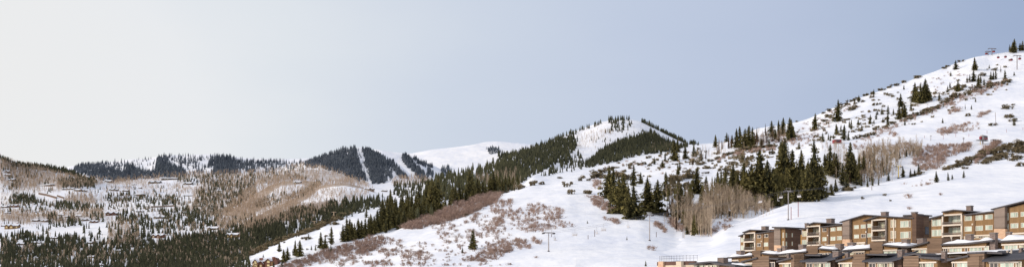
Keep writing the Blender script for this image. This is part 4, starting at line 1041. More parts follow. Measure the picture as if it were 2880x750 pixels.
def mat_brick(name, c1_, c2_, mortar, scale=1.0, bw=.5, rh=.2):
    m, nt, b = new_mat(name)
    N, L = nt.nodes, nt.links
    tc = N.new('ShaderNodeTexCoord'); sx = N.new('ShaderNodeSeparateXYZ'); L.new(tc.outputs['Object'], sx.inputs['Vector'])
    a = N.new('ShaderNodeMath'); a.operation = 'ADD'; L.new(sx.outputs['X'], a.inputs[0]); L.new(sx.outputs['Y'], a.inputs[1])
    cb = N.new('ShaderNodeCombineXYZ'); L.new(a.outputs[0], cb.inputs['X']); L.new(sx.outputs['Z'], cb.inputs['Y'])
    bt = N.new('ShaderNodeTexBrick'); L.new(cb.outputs[0], bt.inputs['Vector'])
    bt.inputs['Color1'].default_value = (*c1_, 1); bt.inputs['Color2'].default_value = (*c2_, 1); bt.inputs['Mortar'].default_value = (*mortar, 1)
    bt.inputs['Scale'].default_value = scale; bt.inputs['Brick Width'].default_value = bw; bt.inputs['Row Height'].default_value = rh; bt.inputs['Mortar Size'].default_value = .02
    L.new(bt.outputs['Color'], b.inputs['Base Color']); b.inputs['Roughness'].default_value = .85
    return m

def mat_glass(name, lo, hi, scale=1.1, rough=.12, spec=.6):
    """window glass with what shows behind it: pale blinds and darker gaps"""
    m, nt, b = new_mat(name)
    N, L = nt.nodes, nt.links
    tc = N.new('ShaderNodeTexCoord'); oi = N.new('ShaderNodeObjectInfo')
    mp = N.new('ShaderNodeMapping'); mp.inputs['Scale'].default_value = (1.0, 1.0, .12); L.new(tc.outputs['Object'], mp.inputs['Vector'])
    ad = N.new('ShaderNodeVectorMath'); ad.operation = 'ADD'; L.new(mp.outputs['Vector'], ad.inputs[0]); L.new(oi.outputs['Random'], ad.inputs[1])
    nz = N.new('ShaderNodeTexNoise'); nz.inputs['Scale'].default_value = scale; nz.inputs['Detail'].default_value = 3; L.new(ad.outputs[0], nz.inputs['Vector'])
    mr = N.new('ShaderNodeMapRange'); mr.inputs['From Min'].default_value = .38; mr.inputs['From Max'].default_value = .58; L.new(nz.outputs['Fac'], mr.inputs['Value'])
    mx = N.new('ShaderNodeMix'); mx.data_type = 'RGBA'; L.new(mr.outputs['Result'], mx.inputs['Factor'])
    mx.inputs['A'].default_value = (*lo, 1); mx.inputs['B'].default_value = (*hi, 1)
    L.new(mx.outputs['Result'], b.inputs['Base Color']); b.inputs['Roughness'].default_value = rough; b.inputs['Specular IOR Level'].default_value = spec
    return m

BM = dict(
    wood=mat_siding('brown vertical siding', lin((148, 117, 82)), .85, 3.2, True, .16),
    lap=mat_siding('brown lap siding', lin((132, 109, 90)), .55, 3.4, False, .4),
    lapdark=mat_siding('dark and shaded lap siding', lin((108, 86, 72)), .6, 3.4, False, .3),  # darkened to paint in shade on right-facing walls; also the dark pilaster
    panel=mat_siding('grey panel', lin((144, 128, 116)), .75, .42, False, .15),
    strip=mat_siding('ochre timber', lin((170, 130, 76)), .8, 4, True),
    brick=mat_brick('pale brick', lin((226, 186, 150)), lin((206, 164, 130)), lin((196, 170, 148)), 1.0, .5, .18),
    chim=mat_brick('chimney brick', lin((146, 126, 116)), lin((112, 96, 88)), lin((128, 116, 110)), 1.0, .5, .22),
    white=mat_plain('cream trim', lin((222, 208, 190)), .6, .06, 2),
    steel=mat_plain('grey post', lin((132, 124, 118)), .5, .08, 2),
    dark=mat_plain('dark roof edge', lin((80, 76, 78)), .6, .15, 2),
    shingle=mat_siding('dark shingles', lin((78, 78, 84)), .7, 4.5, False, .35, 3),
    pale=mat_glass('blinds behind glass', lin((160, 172, 156)), lin((212, 222, 206))),
    mixed=mat_glass('curtains behind glass', lin((66, 62, 54)), lin((214, 212, 182)), 1.8),
    black=mat_glass('dark glass', lin((40, 40, 42)), lin((88, 84, 82)), .9, .08),
    rail=mat_plain('balcony rail', lin((120, 112, 106)), .5, .1, 4),
    snow=mat_plain('roof snow', (.86, .86, .88), .8, .04, 1.5, bump=.4),
    recess=mat_plain('shaded soffit wood', lin((132, 104, 78)), .8, .15, 2),  # darker wood tone with balcony recess shade painted in; also on downpipes
    stone=mat_plain('concrete', lin((214, 196, 172)), .8, .08, 2),
    concrete_dark=mat_plain('rust planter', lin((104, 76, 66)), .8, .15, 2),
)
E = (math.cos(YAW), -math.sin(YAW)); PNV = (math.sin(YAW), math.cos(YAW))

class MB:
    """collects boxes and prisms, links them as one mesh"""
    def __init__(self): self.V, self.Fc = [], []
    def hexa(self, p):
        k = len(self.V); self.V += p
        self.Fc += [tuple(k + i for i in f) for f in ((0,1,2,3),(7,6,5,4),(0,4,5,1),(1,5,6,2),(2,6,7,3),(3,7,4,0))]
        return self
    def box(self, x0, x1, y0, y1, z0, z1):
        return self.hexa([(x0,y0,z0),(x0,y1,z0),(x1,y1,z0),(x1,y0,z0),(x0,y0,z1),(x0,y1,z1),(x1,y1,z1),(x1,y0,z1)])
    def skew(self, x0, x1, y0, y1, zb0, zb1, zt0, zt1, zbk0=None, zbk1=None):
        """bottom and top run from z..0 at x0 to z..1 at x1; back edge may lift by zbk"""
        a, b = zbk0 or 0, zbk1 if zbk1 is not None else (zbk0 or 0)
        return self.hexa([(x0,y0,zb0),(x0,y1,zb0+a),(x1,y1,zb1+b),(x1,y0,zb1),(x0,y0,zt0),(x0,y1,zt0+a),(x1,y1,zt1+b),(x1,y0,zt1)])
    def tube(self, a, b, r, n=6):
        a, b = Vector(a), Vector(b); q = (b - a).to_track_quat('Z', 'Y'); k = len(self.V)
        for p in (a, b):
            for i in range(n):
                t = 6.28319 * i / n; self.V.append(tuple(p + q @ Vector((r * math.cos(t), r * math.sin(t), 0))))
        for i in range(n): self.Fc.append((k + i, k + (i + 1) % n, k + n + (i + 1) % n, k + n + i))
        self.Fc.append(tuple(range(k + n - 1, k - 1, -1))); self.Fc.append(tuple(range(k + n, k + 2 * n)))
        return self
    def build(self, name, mat, parent=None, bevel=0):
        me = bpy.data.meshes.new(name); me.from_pydata([tuple(v) for v in self.V], [], self.Fc); me.update()
        me.materials.append(mat)
        o = link(name, me, parent)
        if bevel:
            md = o.modifiers.new('bevel', 'BEVEL'); md.width = bevel; md.segments = 1; md.limit_method = 'ANGLE'
        return o

class House:
    def __init__(self, name, label, u0, off, floor, crop, group=None, cat='building'):
        self.crop, self.off, self.floor = crop, off, floor
        d = village_d(u0, off)
        self.P = Vector(((u0 - UC) / F * d, d, 0))
        self.root = tag(empty(name, self.P, -YAW), label, cat, group)
    def xz(self, x, y, dep=0.0):
        """crop point on the plane dep metres behind the front -> local x, z"""
        u, v = self.crop((x, y))[0]
        t = village_d(u, self.off + dep)
        X = ((u - UC) / F * t - self.P.x) * E[0] + (t - self.P.y) * E[1]
        return X, (VH - v) / F * t
    def side_y(self, X, x):
        """how deep along the side wall at local X the crop column x lies"""
        u = self.crop((x, 0))[0][0]; r = (u - UC) / F
        # (r t - Px) E0 + (t - Py) E1 = X
        t = (X + self.P.x * E[0] + self.P.y * E[1]) / (r * E[0] + E[1])
        return (r * t - self.P.x) * PNV[0] + (t - self.P.y) * PNV[1]
    def part(self, name, mb, mat, parent=None, bevel=0): return mb.build(name, BM[mat], parent or self.root, bevel)
    def wall(self, x0, x1, yt0, yt1, mat='wood', dep=9.0, front=0.0, floor=None, yb=None, name='wall'):
        X0, Z0 = self.xz(x0, yt0, front); X1, Z1 = self.xz(x1, yt1, front)
        zb = self.floor if floor is None else floor
        if yb is not None: zb = self.xz((x0 + x1) / 2, yb, front)[1]
        return self.part(name, MB().skew(X0, X1, front, front + dep, zb, zb, Z0, Z1), mat)
    def gable(self, pts, mat='wood', dep=9.0, front=0.0, yb=None, name='wall'):
        """wall whose top follows several points"""
        m = MB(); q = [self.xz(x, y, front) for x, y in pts]
        zb = self.floor if yb is None else self.xz(pts[len(pts) // 2][0], yb, front)[1]
        for (a, za), (b, zb_) in zip(q[:-1], q[1:]): m.skew(a, b, front, front + dep, zb, zb, za, zb_)
        return self.part(name, m, mat)
    def roof(self, pts, dep=10.0, over=.65, th=.24, mat='dark', rise=0.0, name='roof', snow=0.0):
        q = [self.xz(x, y, -over) for x, y in pts]
        m = MB()
        for (a, za), (b, zb) in zip(q[:-1], q[1:]): m.skew(a, b, -over, dep, za - th, zb - th, za, zb, rise, rise)
        r = self.part(name, m, mat)
        if snow: self.snow(q, dep, over, rise, snow)
        return r
    def snow(self, q, dep, over, rise, h, inset=.25):
        """lumpy snow blanket lying on a roof"""
        xs = np.linspace(q[0][0] + inset, q[-1][0] - inset, 26); ys = np.linspace(-over + .12, dep - .3, 10)
        base = np.interp(xs, [a for a, _ in q], [z for _, z in q])
        V = []
        for j, y in enumerate(ys):
            for i, x in enumerate(xs):
                e = min(1, 2.2 * min(i, 25 - i) / 8 + .0) ** .6 * min(1, (j + .0) / 1.0 + 0) if j < 1 else min(1, 2.2 * min(i, 25 - i) / 8) ** .6 * (1 if j < 9 else 0)
                n = float(fbm(np.array([x * .35 + self.P.x]), np.array([y * .35]), 3, 5)[0])
                V.append((x, y - (.0 if j else .0), base[i] + rise * (y + over) / (dep + over) + .01 + h * .75 * e * (.85 + .9 * n)))
        nx = len(xs)
        T = [(j * nx + i, j * nx + i + 1, (j + 1) * nx + i + 1, (j + 1) * nx + i) for j in range(len(ys) - 1) for i in range(nx - 1)]
        o = link('roof_snow', raw_mesh('roof_snow', V, T, BM['snow'], smooth=True, n=4), self.root)
        return o
    def win(self, x, y, w, h, glass='pale', front=0.0, frame='white', mull=1, split=.0, fr=.1, name='window'):
        X0, Z = self.xz(x - w / 2, y, front); X1, _ = self.xz(x + w / 2, y, front)
        zt = self.xz(x, y - h / 2, front)[1]; zb = self.xz(x, y + h / 2, front)[1]
        m = MB(); a, b = front - .09, front + .02
        m.box(X0, X1, a, b, zt - fr, zt).box(X0, X1, a, b, zb, zb + fr).box(X0, X0 + fr, a, b, zb + fr, zt - fr).box(X1 - fr, X1, a, b, zb + fr, zt - fr)
        for k in range(mull):
            c = X0 + (X1 - X0) * (k + 1) / (mull + 1) if not split else X0 + (X1 - X0) * split
            m.box(c - fr * .4, c + fr * .4, a + .01, b, zb + fr, zt - fr)
        f = self.part(name, m, frame)
        self.part('pane', MB().box(X0 + fr * .9, X1 - fr * .9, front - .045, front + .01, zb + fr * .9, zt - fr * .9), glass, f)
        return f
    def bar(self, x0, x1, y, th=.28, name='beam', mat='white', y0=-.25, y1=.0, front=0.0):
        X0, Z0 = self.xz(x0, y, front); X1, _ = self.xz(x1, y, front); Z = self.xz((x0 + x1) / 2, y, front)[1]
        return self.part(name, MB().box(X0, X1, front + y0, front + y1, Z - th / 2, Z + th / 2), mat)
    def post(self, x, yt, yb, wd=.3, mat='white', y0=-.3, name='post'):
        X, Z0 = self.xz(x, yt); _, Z1 = self.xz(x, yb)
        return self.part(name, MB().box(X - wd / 2, X + wd / 2, y0, y0 + wd, Z1, Z0), mat)
    def chimney(self, x0, x1, yt, yb, dep=4.0, sz=None, mat='chim'):
        X0, Zt = self.xz(x0, yt, dep); X1, _ = self.xz(x1, yt, dep); Zb = self.xz((x0 + x1) / 2, yb, dep)[1]
        w_ = sz or min(1.6, max(.8, X1 - X0))
        o = self.part('chimney', MB().box(X0, X1, dep, dep + w_, Zb - .8, Zt), mat)
        self.part('cap', MB().box(X0 - .08, X1 + .08, dep - .08, dep + w_ + .08, Zt + .002, Zt + .18), 'steel', o)
        return o
    def balcony(self, x0, x1, y_floor, y_rail, deck=1.9, name='balcony'):
        X0, _ = self.xz(x0, y_floor); X1, _ = self.xz(x1, y_floor)
        xm = (x0 + x1) / 2; Z = self.xz(xm, y_floor)[1]; Zr = self.xz(xm, y_rail)[1]
        o = self.part(name, MB().box(X0, X1, -.45, deck, Z - .32, Z), 'white')
        m = MB().box(X0, X1, -.40, -.34, Zr - .07, Zr).box(X0, X1, -.40, -.34, Z + .1, Z + .15)
        n = max(4, int((X1 - X0) / .16))
        for i in range(n + 1):
            X = X0 + (X1 - X0) * i / n; m.box(X - .018, X + .018, -.385, -.355, Z + .003, Zr - .07)
        for X in (X0 + .04, X1 - .04): m.box(X - .03, X + .03, -.33, deck - .1, Zr - .07, Zr)
        self.part('railing', m, 'rail', o)
        return o
    def bay(self, x0, x1, head, y_floor0, decks, doors, mat='wood', post_r='white', bottom=None, deck=1.9):
        """recessed balcony bay: header panel, back wall, side cheeks, decks, sliding doors"""
        X0 = self.xz(x0, 0)[0]; X1 = self.xz(x1, 0)[0]
        self.gable(head, mat, deck + 7, 0, y_floor0, 'wall')
        zt = self.xz((x0 + x1) / 2, y_floor0)[1]
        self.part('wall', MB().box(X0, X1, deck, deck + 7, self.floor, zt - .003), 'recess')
        m = MB().box(X0, X0 + .2, .02, deck - .003, self.floor, zt - .003).box(X1 - .2, X1, .02, deck - .003, self.floor, zt - .003)
        self.part('wall', m, mat)
        self.bar(x0, x1, y_floor0, .34)
        for fy, ry in decks: self.balcony(x0 + 3, x1 - 3, fy, ry, deck - .01)
        top, bot = y_floor0, bottom or decks[-1][0] + 8
        self.post(x0 + 3, top, bot); self.post(x1 - 3, top, bot, .34, post_r)
        for d in doors: self.win(*d[:4], glass=d[4] if len(d) > 4 else 'mixed', front=deck, mull=2)
    def lamp(self, x, y):
        X, Z = self.xz(x, y)
        self.part('wall_lamp', MB().box(X - .15, X + .15, -.22, -.002, Z - .18, Z + .18), 'white')
    def pipe(self, x, yt, yb, wd=.22, mat='recess'):
        X, Z0 = self.xz(x, yt); _, Z1 = self.xz(x, yb)
        self.part('downpipe', MB().box(X - wd / 2, X + wd / 2, -.2, -.004, Z1, Z0), mat)
    def vents(self, lst, dep=3.0):
        for x, yt, yb in lst:
            X, Z0 = self.xz(x, yt, dep); _, Z1 = self.xz(x, yb, dep)
            self.part('vent_pipe', MB().tube((X, dep, Z1 - .5), (X, dep, Z0 - .15), .16).tube((X, dep, Z0 - .148), (X, dep, Z0), .24), 'white')

cA = lambda *p: K(2060, 600, .2236, p)
cB = lambda *p: K(2240, 600, .2236, p)
cC = lambda *p: K(2440, 600, .2236, p)
cD = lambda *p: K(2660, 560, .2831, p)

# ---- upper terrace: three apartment blocks
GU = 'apartment blocks on the upper terrace'
h = House('apartment_building', 'small brown apartment block at the far end, with dark windows', 2080, 0, 8.0, cA, GU)
h.wall(100, 149, 283, 258, 'wood', 6, .6)
h.roof([(70, 276), (148, 247)], 6, .5)
h.win(127, 327, 40, 60, 'pale', .6); h.win(127, 428, 40, 62, 'pale', .6)
h.bay(150, 290, [(150, 240), (215, 207), (290, 214)], 243, [(345, 312), (455, 418)], [(240, 292, 66, 66, 'mixed'), (178, 290, 36, 60, 'pale'), (242, 402, 66, 56, 'mixed'), (178, 402, 36, 60, 'pale')], bottom=500)
h.roof([(122, 231), (215, 196), (470, 206)], 8, .9)
h.wall(291, 521, 245, 214, 'wood', 8.5)
h.roof([(292, 244), (522, 210)], 8.5, .7)
for x, y, w, hh, g in [(337, 286, 50, 42, 'black'), (427, 277, 50, 44, 'black'), (494, 271, 52, 44, 'black'), (336, 391, 48, 46, 'black'), (425, 385, 54, 50, 'pale'), (495, 379, 54, 48, 'pale')]:
    h.win(x, y, w, hh, g, split=.34)
h.pipe(383, 232, 455, .5); h.lamp(368, 347)
h.bar(360, 520, 462, .3)
for x in (385, 440, 490): h.win(x, 478, 44, 22, 'mixed')
h.wall(523, 600, 178, 178, 'panel', 6, -.8, yb=394); h.wall(523, 606, 395, 395, 'brick', 6, -.9)
h.wall(601, 628, 182, 183, 'strip', 6, -.4); h.wall(629, 662, 183, 184, 'wood', 6, -.4)
h.win(641, 270, 18, 66, 'mixed', -.4, mull=0); h.win(641, 378, 18, 66, 'mixed', -.4, mull=0)
Xe, Ze = h.xz(664, 186, -.4)
Y1 = h.side_y(Xe, 872)
h.part('wall', MB().box(Xe - 5.5, Xe, -.395, Y1, 8, Ze), 'lapdark')  # right face stands in shade; the darker siding paints that in
def side_win(x, y, w, hh):
    ya, yb_ = h.side_y(Xe, x - w / 2), h.side_y(Xe, x + w / 2)
    u, v = h.crop((x, y))[0]; r = (u - UC) / F; t = (Xe + h.P.x * E[0] + h.P.y * E[1]) / (r * E[0] + E[1])
    zc = (VH - v) / F * t; hz = hh * .2236 / F * t / 2
    f = h.part('window', MB().box(Xe - .02, Xe + .05, ya, yb_, zc - hz, zc + hz), 'strip')
    h.part('pane', MB().box(Xe, Xe + .06, ya + .06, yb_ - .06, zc - hz + .06, zc + hz - .06), 'pale', f)
for x, y, w, hh in [(677, 270, 20, 64), (750, 268, 16, 55), (750, 375, 16, 55), (677, 378, 20, 64)]: side_win(x, y, w, hh)
X0 = h.xz(495, 170, -1.6)[0]; Zr = h.xz(580, 168, -1.6)[1]
h.part('roof', MB().skew(X0, Xe + .7, -1.6, Y1 + .6, Zr - .1, Zr - .35, Zr + .25, Zr), 'dark')
h.chimney(362, 415, 166, 203, 4)

h = House('apartment_building', 'long brown apartment block with steep roofed centre bay and grey stair panel', 2255, 0, 8.0, cB, GU)
h.wall(52, 68, 265, 262, 'strip', 5, .8); h.wall(69, 139, 196, 178, 'wood', 6, .4)
h.roof([(55, 190), (140, 168)], 6, .5)
h.win(105, 250, 66, 68, 'mixed', .4, mull=2); h.win(105, 360, 68, 66, 'pale', .4, mull=2)
h.bay(140, 303, [(140, 145), (215, 112), (303, 120)], 157, [(276, 236), (388, 350)], [(243, 215, 84, 62, 'mixed'), (172, 212, 36, 66, 'black'), (245, 335, 84, 60, 'mixed'), (170, 332, 40, 56, 'pale')], bottom=400)
h.roof([(128, 134), (215, 104), (560, 122)], 8, .9)
h.wall(304, 577, 165, 134, 'wood', 8.5)
h.roof([(300, 162), (578, 126)], 8.5, .7)
for x, y, w, hh, g in [(357, 203, 56, 47, 'black'), (463, 196, 62, 47, 'pale'), (542, 188, 62, 48, 'pale'), (358, 318, 58, 50, 'pale'), (462, 312, 62, 50, 'pale'), (542, 305, 62, 50, 'pale')]: h.win(x, y, w, hh, g, split=.36)
h.pipe(397, 160, 385, .62); h.pipe(412, 160, 385, .12, 'dark'); h.lamp(398, 271)
h.bar(385, 570, 392, .3); [h.win(x, 410, 44, 24, 'mixed') for x in (400, 440, 480, 520)]
h.wall(578, 665, 86, 74, 'panel', 6, -.8, yb=319); h.wall(578, 670, 320, 320, 'brick', 6, -.9)
h.wall(666, 706, 92, 80, 'strip', 6, .3); h.wall(668, 703, 130, 130, 'recess', .2, .08)  # thin darker sheet paints the shadow of this narrow recess
h.gable([(707, 72), (850, 22), (955, 30)], 'wood', 9)
h.roof([(540, 100), (850, 8), (990, 17)], 9, 1.0)
for x, y, w, hh, g in [(756, 167, 62, 49, 'pale'), (842, 160, 62, 49, 'pale'), (922, 150, 60, 50, 'pale'), (757, 285, 62, 48, 'pale'), (845, 278, 62, 50, 'black'), (922, 270, 60, 50, 'pale')]: h.win(x, y, w, hh, g, split=.62)
h.lamp(880, 228); h.pipe(888, 120, 385, .14, 'dark')
h.bar(705, 870, 366, .35); [h.win(x, 385, 44, 26, 'mixed') for x in (735, 785, 835)]
o_ = 200 / .2236
h.chimney(375, 437, 70, 115, 4); h.chimney(103, 132, 126, 168, 5)
h.bay(60 + o_, 240 + o_, [(60 + o_, 62), (130 + o_, 32), (240 + o_, 44)], 76, [(200, 153), (325, 280)], [(195 + o_, 140, 120, 76, 'mixed'), (195 + o_, 262, 120, 66, 'mixed')], post_r='steel', bottom=345)
h.roof([(-60 + o_, 84), (130 + o_, 20), (300 + o_, 33), (575 + o_, 48)], 8.5, .9)
h.wall(242 + o_, 372 + o_, 48, 56, 'wood', 8, .2); h.wall(373 + o_, 560 + o_, 54, 62, 'wood', 8.5, 0)
for y in (125, 262):
    h.win(308 + o_, y, 32, 98, 'mixed', .2); h.win(349 + o_, y, 22, 92, 'mixed', .2)
    h.win(466 + o_, y + 5, 106, 84, 'pale', 0, mull=2); h.win(535 + o_, y + 3, 22, 88, 'black', 0, mull=0)
h.post(327 + o_, 60, 345, .22, 'white', .0); h.win(515 + o_, 356, 40, 34, 'black')
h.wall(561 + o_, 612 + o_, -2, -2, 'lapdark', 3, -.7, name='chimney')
Xe, _ = h.xz(613 + o_, 0, 0); Zs = h.xz(640 + o_, 22, 0)[1]
Y1 = h.side_y(Xe, 775 + o_)
h.part('wall', MB().skew(Xe - 6, Xe, .5, Y1, 8, 8, Zs, Zs), 'lap')
h.part('roof', MB().skew(Xe - 3.5, Xe + .5, .1, Y1 + .5, Zs + .003, Zs + .003, Zs + .38, Zs + .3), 'dark')
side_y = h.side_y(Xe, 745 + o_)
f = h.part('window', MB().box(Xe - .02, Xe + .06, side_y - .8, side_y + .8, Zs - 4.2, Zs - 2.4), 'dark'); h.part('pane', MB().box(Xe, Xe + .07, side_y - .7, side_y + .7, Zs - 4.1, Zs - 2.5), 'black', f)
h.chimney(167 + o_, 228 + o_, -14, 20, 5)
h.chimney(548 + o_, 600 + o_, -12, 10, 2)

h = House('apartment_building', 'nearest brown apartment block, snow on its roof, at the right edge', 2620, 0, 8.0, cD, GU)
x_ = lambda x: x * .2236 / .2831 - 220 / .2831
y_ = lambda y: (y * .2236 + 40) / .2831
h.wall(x_(803), x_(942), y_(58), y_(28), 'wood', 6, .5)
h.roof([(x_(770), y_(52)), (x_(946), y_(10))], 6, .6)
h.win(x_(871), y_(114), 96, 66, 'pale', .5, mull=2); h.win(x_(871), y_(240), 98, 66, 'pale', .5, mull=2)
h.bay(x_(946), 165, [(x_(946), 125), (75, 107), (165, 118)], 152, [(247, 222), (352, 328)], [(98, 195, 136, 70, 'pale'), (5, 195, 30, 70, 'pale'), (98, 305, 136, 60, 'pale'), (5, 305, 30, 60, 'pale')], bottom=385)
h.roof([(x_(930), 119), (75, 98), (270, 112)], 8, .9)
h.wall(166, 477, 150, 122, 'wood', 8.5)
h.roof([(176, 148), (482, 112)], 8.5, .7, snow=.35)
for x, y, w, hh, g in [(225, 187, 72, 49, 'pale'), (334, 181, 74, 50, 'pale'), (430, 172, 77, 48, 'pale'), (225, 292, 72, 51, 'pale'), (335, 285, 74, 49, 'pale'), (431, 278, 74, 49, 'pale')]: h.win(x, y, w, hh, g, split=.3)
h.pipe(285, 140, 350, .3); h.lamp(268, 246)
h.bar(270, 478, 356, .3); [h.win(x, 372, 46, 24, 'mixed') for x in (300, 350, 400, 450)]
h.wall(479, 585, 90, 72, 'panel', 6, -.8, yb=289); h.wall(479, 591, 290, 290, 'brick', 6, -.9)
h.wall(586, 632, 82, 70, 'wood', 6, .4); h.wall(596, 602, 125, 125, 'recess', .2, .2)
h.win(616, 170, 26, 72, 'pale', .4, mull=0); h.win(616, 278, 26, 72, 'pale', .4, mull=0)
h.wall(633, 900, 78, 14, 'wood', 9)
h.roof([(445, 93), (910, -22)], 9, 1.0)
for x, y, w, hh in [(682, 152, 76, 50), (772, 146, 52, 48), (684, 260, 78, 49), (775, 254, 54, 48)]: h.win(x, y, w, hh, 'pale', split=.66)
h.bar(640, 900, 335, .35); h.chimney(202, 248, 70, 106, 4)

# ---- middle terrace: townhouses with snow on the roofs
GM = 'townhouses on the middle terrace'
def townhouse(name, label, u0, off, floor, crop, group, tower=None, walls=(), roofs=(), beams=(), wins=(), chims=(), vents=(), rails=(), sides=()):
    h = House(name, label, u0, off, floor, crop, group, 'townhouse')
    if tower:
        for t in tower: h.wall(*t[:4], 'lap', t[4] if len(t) > 4 else 9, -.35)
    for w_ in walls: h.wall(*w_[:4], w_[4] if len(w_) > 4 else 'wood', 9, w_[5] if len(w_) > 5 else 0)
    for r in roofs: h.roof(r[0], r[1].get('dep', 9), r[1].get('over', .8), .34, r[1].get('mat', 'dark'), r[1].get('rise', 0), snow=r[1].get('snow', 0))
    for b in beams: h.bar(*b, .3)
    for w_ in wins: h.win(*w_[:4], w_[4] if len(w_) > 4 else 'mixed', mull=w_[5] if len(w_) > 5 else 2, fr=.13)
    for c in chims: h.chimney(*c[:4], c[4] if len(c) > 4 else 1.0)
    for v_ in vents: h.vents([v_])
    for r in rails: h.balcony(*r, deck=.0)
    return h
TH = 'townhouse'
townhouse(TH, 'low townhouse at the far left end of the middle terrace, snow on its flat roof', 2050, -14, 2, cA, GM,
  walls=[(-10, 235, 560, 535)], roofs=[([(-70, 545), (248, 517)], dict(snow=.75, dep=7))], wins=[(52, 606, 62, 40, 'black')], beams=[(-5, 82, 584)], chims=[(48, 104, 472, 520, 2.5)])
townhouse(TH, 'townhouse with a square brown tower below the small apartment block', 2115, -14, 2, cA, GM,
  tower=[(246, 352, 462, 458)], walls=[(353, 520, 508, 522)], roofs=[([(350, 487), (470, 500), (560, 505)], dict(snow=.6, dep=6, rise=.4))],
  chims=[(562, 610, 442, 490, 2)], vents=[(395, 462, 485), (470, 455, 485)])
townhouse(TH, 'townhouse with a snowy upward sloping roof beside the dark side wall', 2185, -14, 2, cA, GM,
  walls=[(582, 925, 512, 484)], roofs=[([(545, 505), (640, 497), (930, 466)], dict(snow=.85, dep=6))], wins=[(640, 545, 70, 34, 'mixed'), (720, 540, 50, 34, 'black')], beams=[(586, 760, 524)], chims=[(626, 660, 412, 478, 2), (830, 888, 396, 452, 2)])
townhouse(TH, 'townhouse with white roof vents beside a square lapped tower', 2268, -14, 2.5, cB, GM,
  tower=[(124, 268, 404, 398)], walls=[(270, 436, 448, 468)], roofs=[([(264, 428), (455, 446), (490, 446)], dict(snow=.6, dep=6, rise=.3))], beams=[(270, 438, 500)], wins=[(340, 520, 120, 30)],
  chims=[(488, 553, 386, 470, .6)], vents=[(322, 385, 425), (365, 372, 425), (180, 388, 405)])
townhouse(TH, 'townhouse under a thick rounded snow mound on its roof', 2366, -14, 2.5, cB, GM,
  walls=[(578, 918, 462, 440)], roofs=[([(560, 456), (670, 445), (924, 428)], dict(snow=1.35, dep=6))], beams=[(578, 866, 480)], wins=[(670, 502, 120, 34), (800, 498, 110, 34, 'black')], chims=[(640, 706, 372, 430, 2)])
townhouse(TH, 'townhouse with a long snowy eave and a brick chimney at its valley', 2446, -14, 2.5, cC, GM,
  tower=[(28, 190, 358, 352)], walls=[(192, 378, 392, 410)], roofs=[([(178, 382), (400, 402), (500, 404)], dict(snow=.75, dep=6, rise=.2))], beams=[(190, 380, 458), (70, 190, 468)], wins=[(285, 488, 170, 46, 'pale'), (130, 490, 110, 30, 'black')],
  chims=[(426, 496, 332, 470, .3)], vents=[(278, 345, 370), (305, 345, 372), (330, 350, 374)])
townhouse(TH, 'townhouse with a single upward sloping roof and four tall glass doors', 2565, -14, 2.5, cC, GM,
  tower=[(748, 934, 308, 300)], walls=[(562, 750, 415, 362)], roofs=[([(498, 408), (560, 398), (760, 344)], dict(snow=.22, dep=6))], beams=[(562, 890, 440)],
  wins=[(630, 488, 70, 78, 'mixed', 1), (705, 486, 72, 78, 'pale', 1), (775, 482, 60, 78, 'mixed', 1), (845, 482, 80, 84, 'black', 1)], rails=[(800, 886, 530, 488)], chims=[(622, 694, 322, 360, 2)])
townhouse(TH, 'widest townhouse of the middle terrace, deep snow along its whole eave', 2655, -14, 2.5, cD, GM,
  walls=[(-30, 402, 452, 428)], roofs=[([(-50, 440), (200, 430), (462, 398)], dict(snow=1.0, dep=6))], beams=[(-30, 400, 474)],
  wins=[(0, 505, 50, 52, 'black', 1), (98, 500, 130, 48, 'pale'), (205, 495, 32, 50, 'black', 0), (300, 494, 128, 56, 'pale'), (405, 488, 52, 56, 'pale', 1)], rails=[(40, 165, 552, 520), (232, 330, 540, 512)],
  chims=[(436, 490, 337, 480, .2), (196, 250, 352, 378, 2)], vents=[(55, 368, 386), (152, 368, 392), (190, 366, 392)])
townhouse(TH, 'townhouse with a deep snow mound at the right edge of the middle terrace', 2815, -14, 2.5, cD, GM,
  walls=[(560, 900, 420, 400)], roofs=[([(524, 408), (780, 394), (920, 384)], dict(snow=1.25, dep=6))], beams=[(558, 900, 444)],
  wins=[(650, 488, 136, 76, 'pale'), (760, 480, 60, 72, 'mixed', 1), (840, 474, 80, 72, 'pale')], rails=[(585, 780, 545, 512)], chims=[(600, 640, 330, 372, 3)])

# ---- front terrace: townhouses with dark shingle roofs
GF = 'townhouses on the front terrace'
townhouse(TH, 'leftmost dark roofed townhouse of the front terrace, above the curved deck', 2091, -26, -1, cA, GF,
  tower=[(248, 458, 538, 530)], walls=[(140, 250, 590, 566)], roofs=[([(104, 594), (303, 545)], dict(dep=7)), ([(456, 552), (575, 560)], dict(dep=6, over=.4))], beams=[(150, 400, 618)],
  wins=[(250, 668, 120, 90), (362, 660, 74, 84, 'black', 1), (500, 660, 70, 110, 'black', 1)], sides=())
townhouse(TH, 'front townhouse with a slanting roof edge between the tower and the big shingle roof', 2190, -26, -1, cA, GF,
  tower=[(735, 892, 512, 506)], walls=[(590, 736, 604, 566)], roofs=[([(548, 592), (738, 546)], dict(dep=7))], beams=[(590, 836, 622)], wins=[(690, 662, 110, 80), (800, 656, 72, 76, 'black', 1)], chims=[(682, 706, 515, 545, 2)])
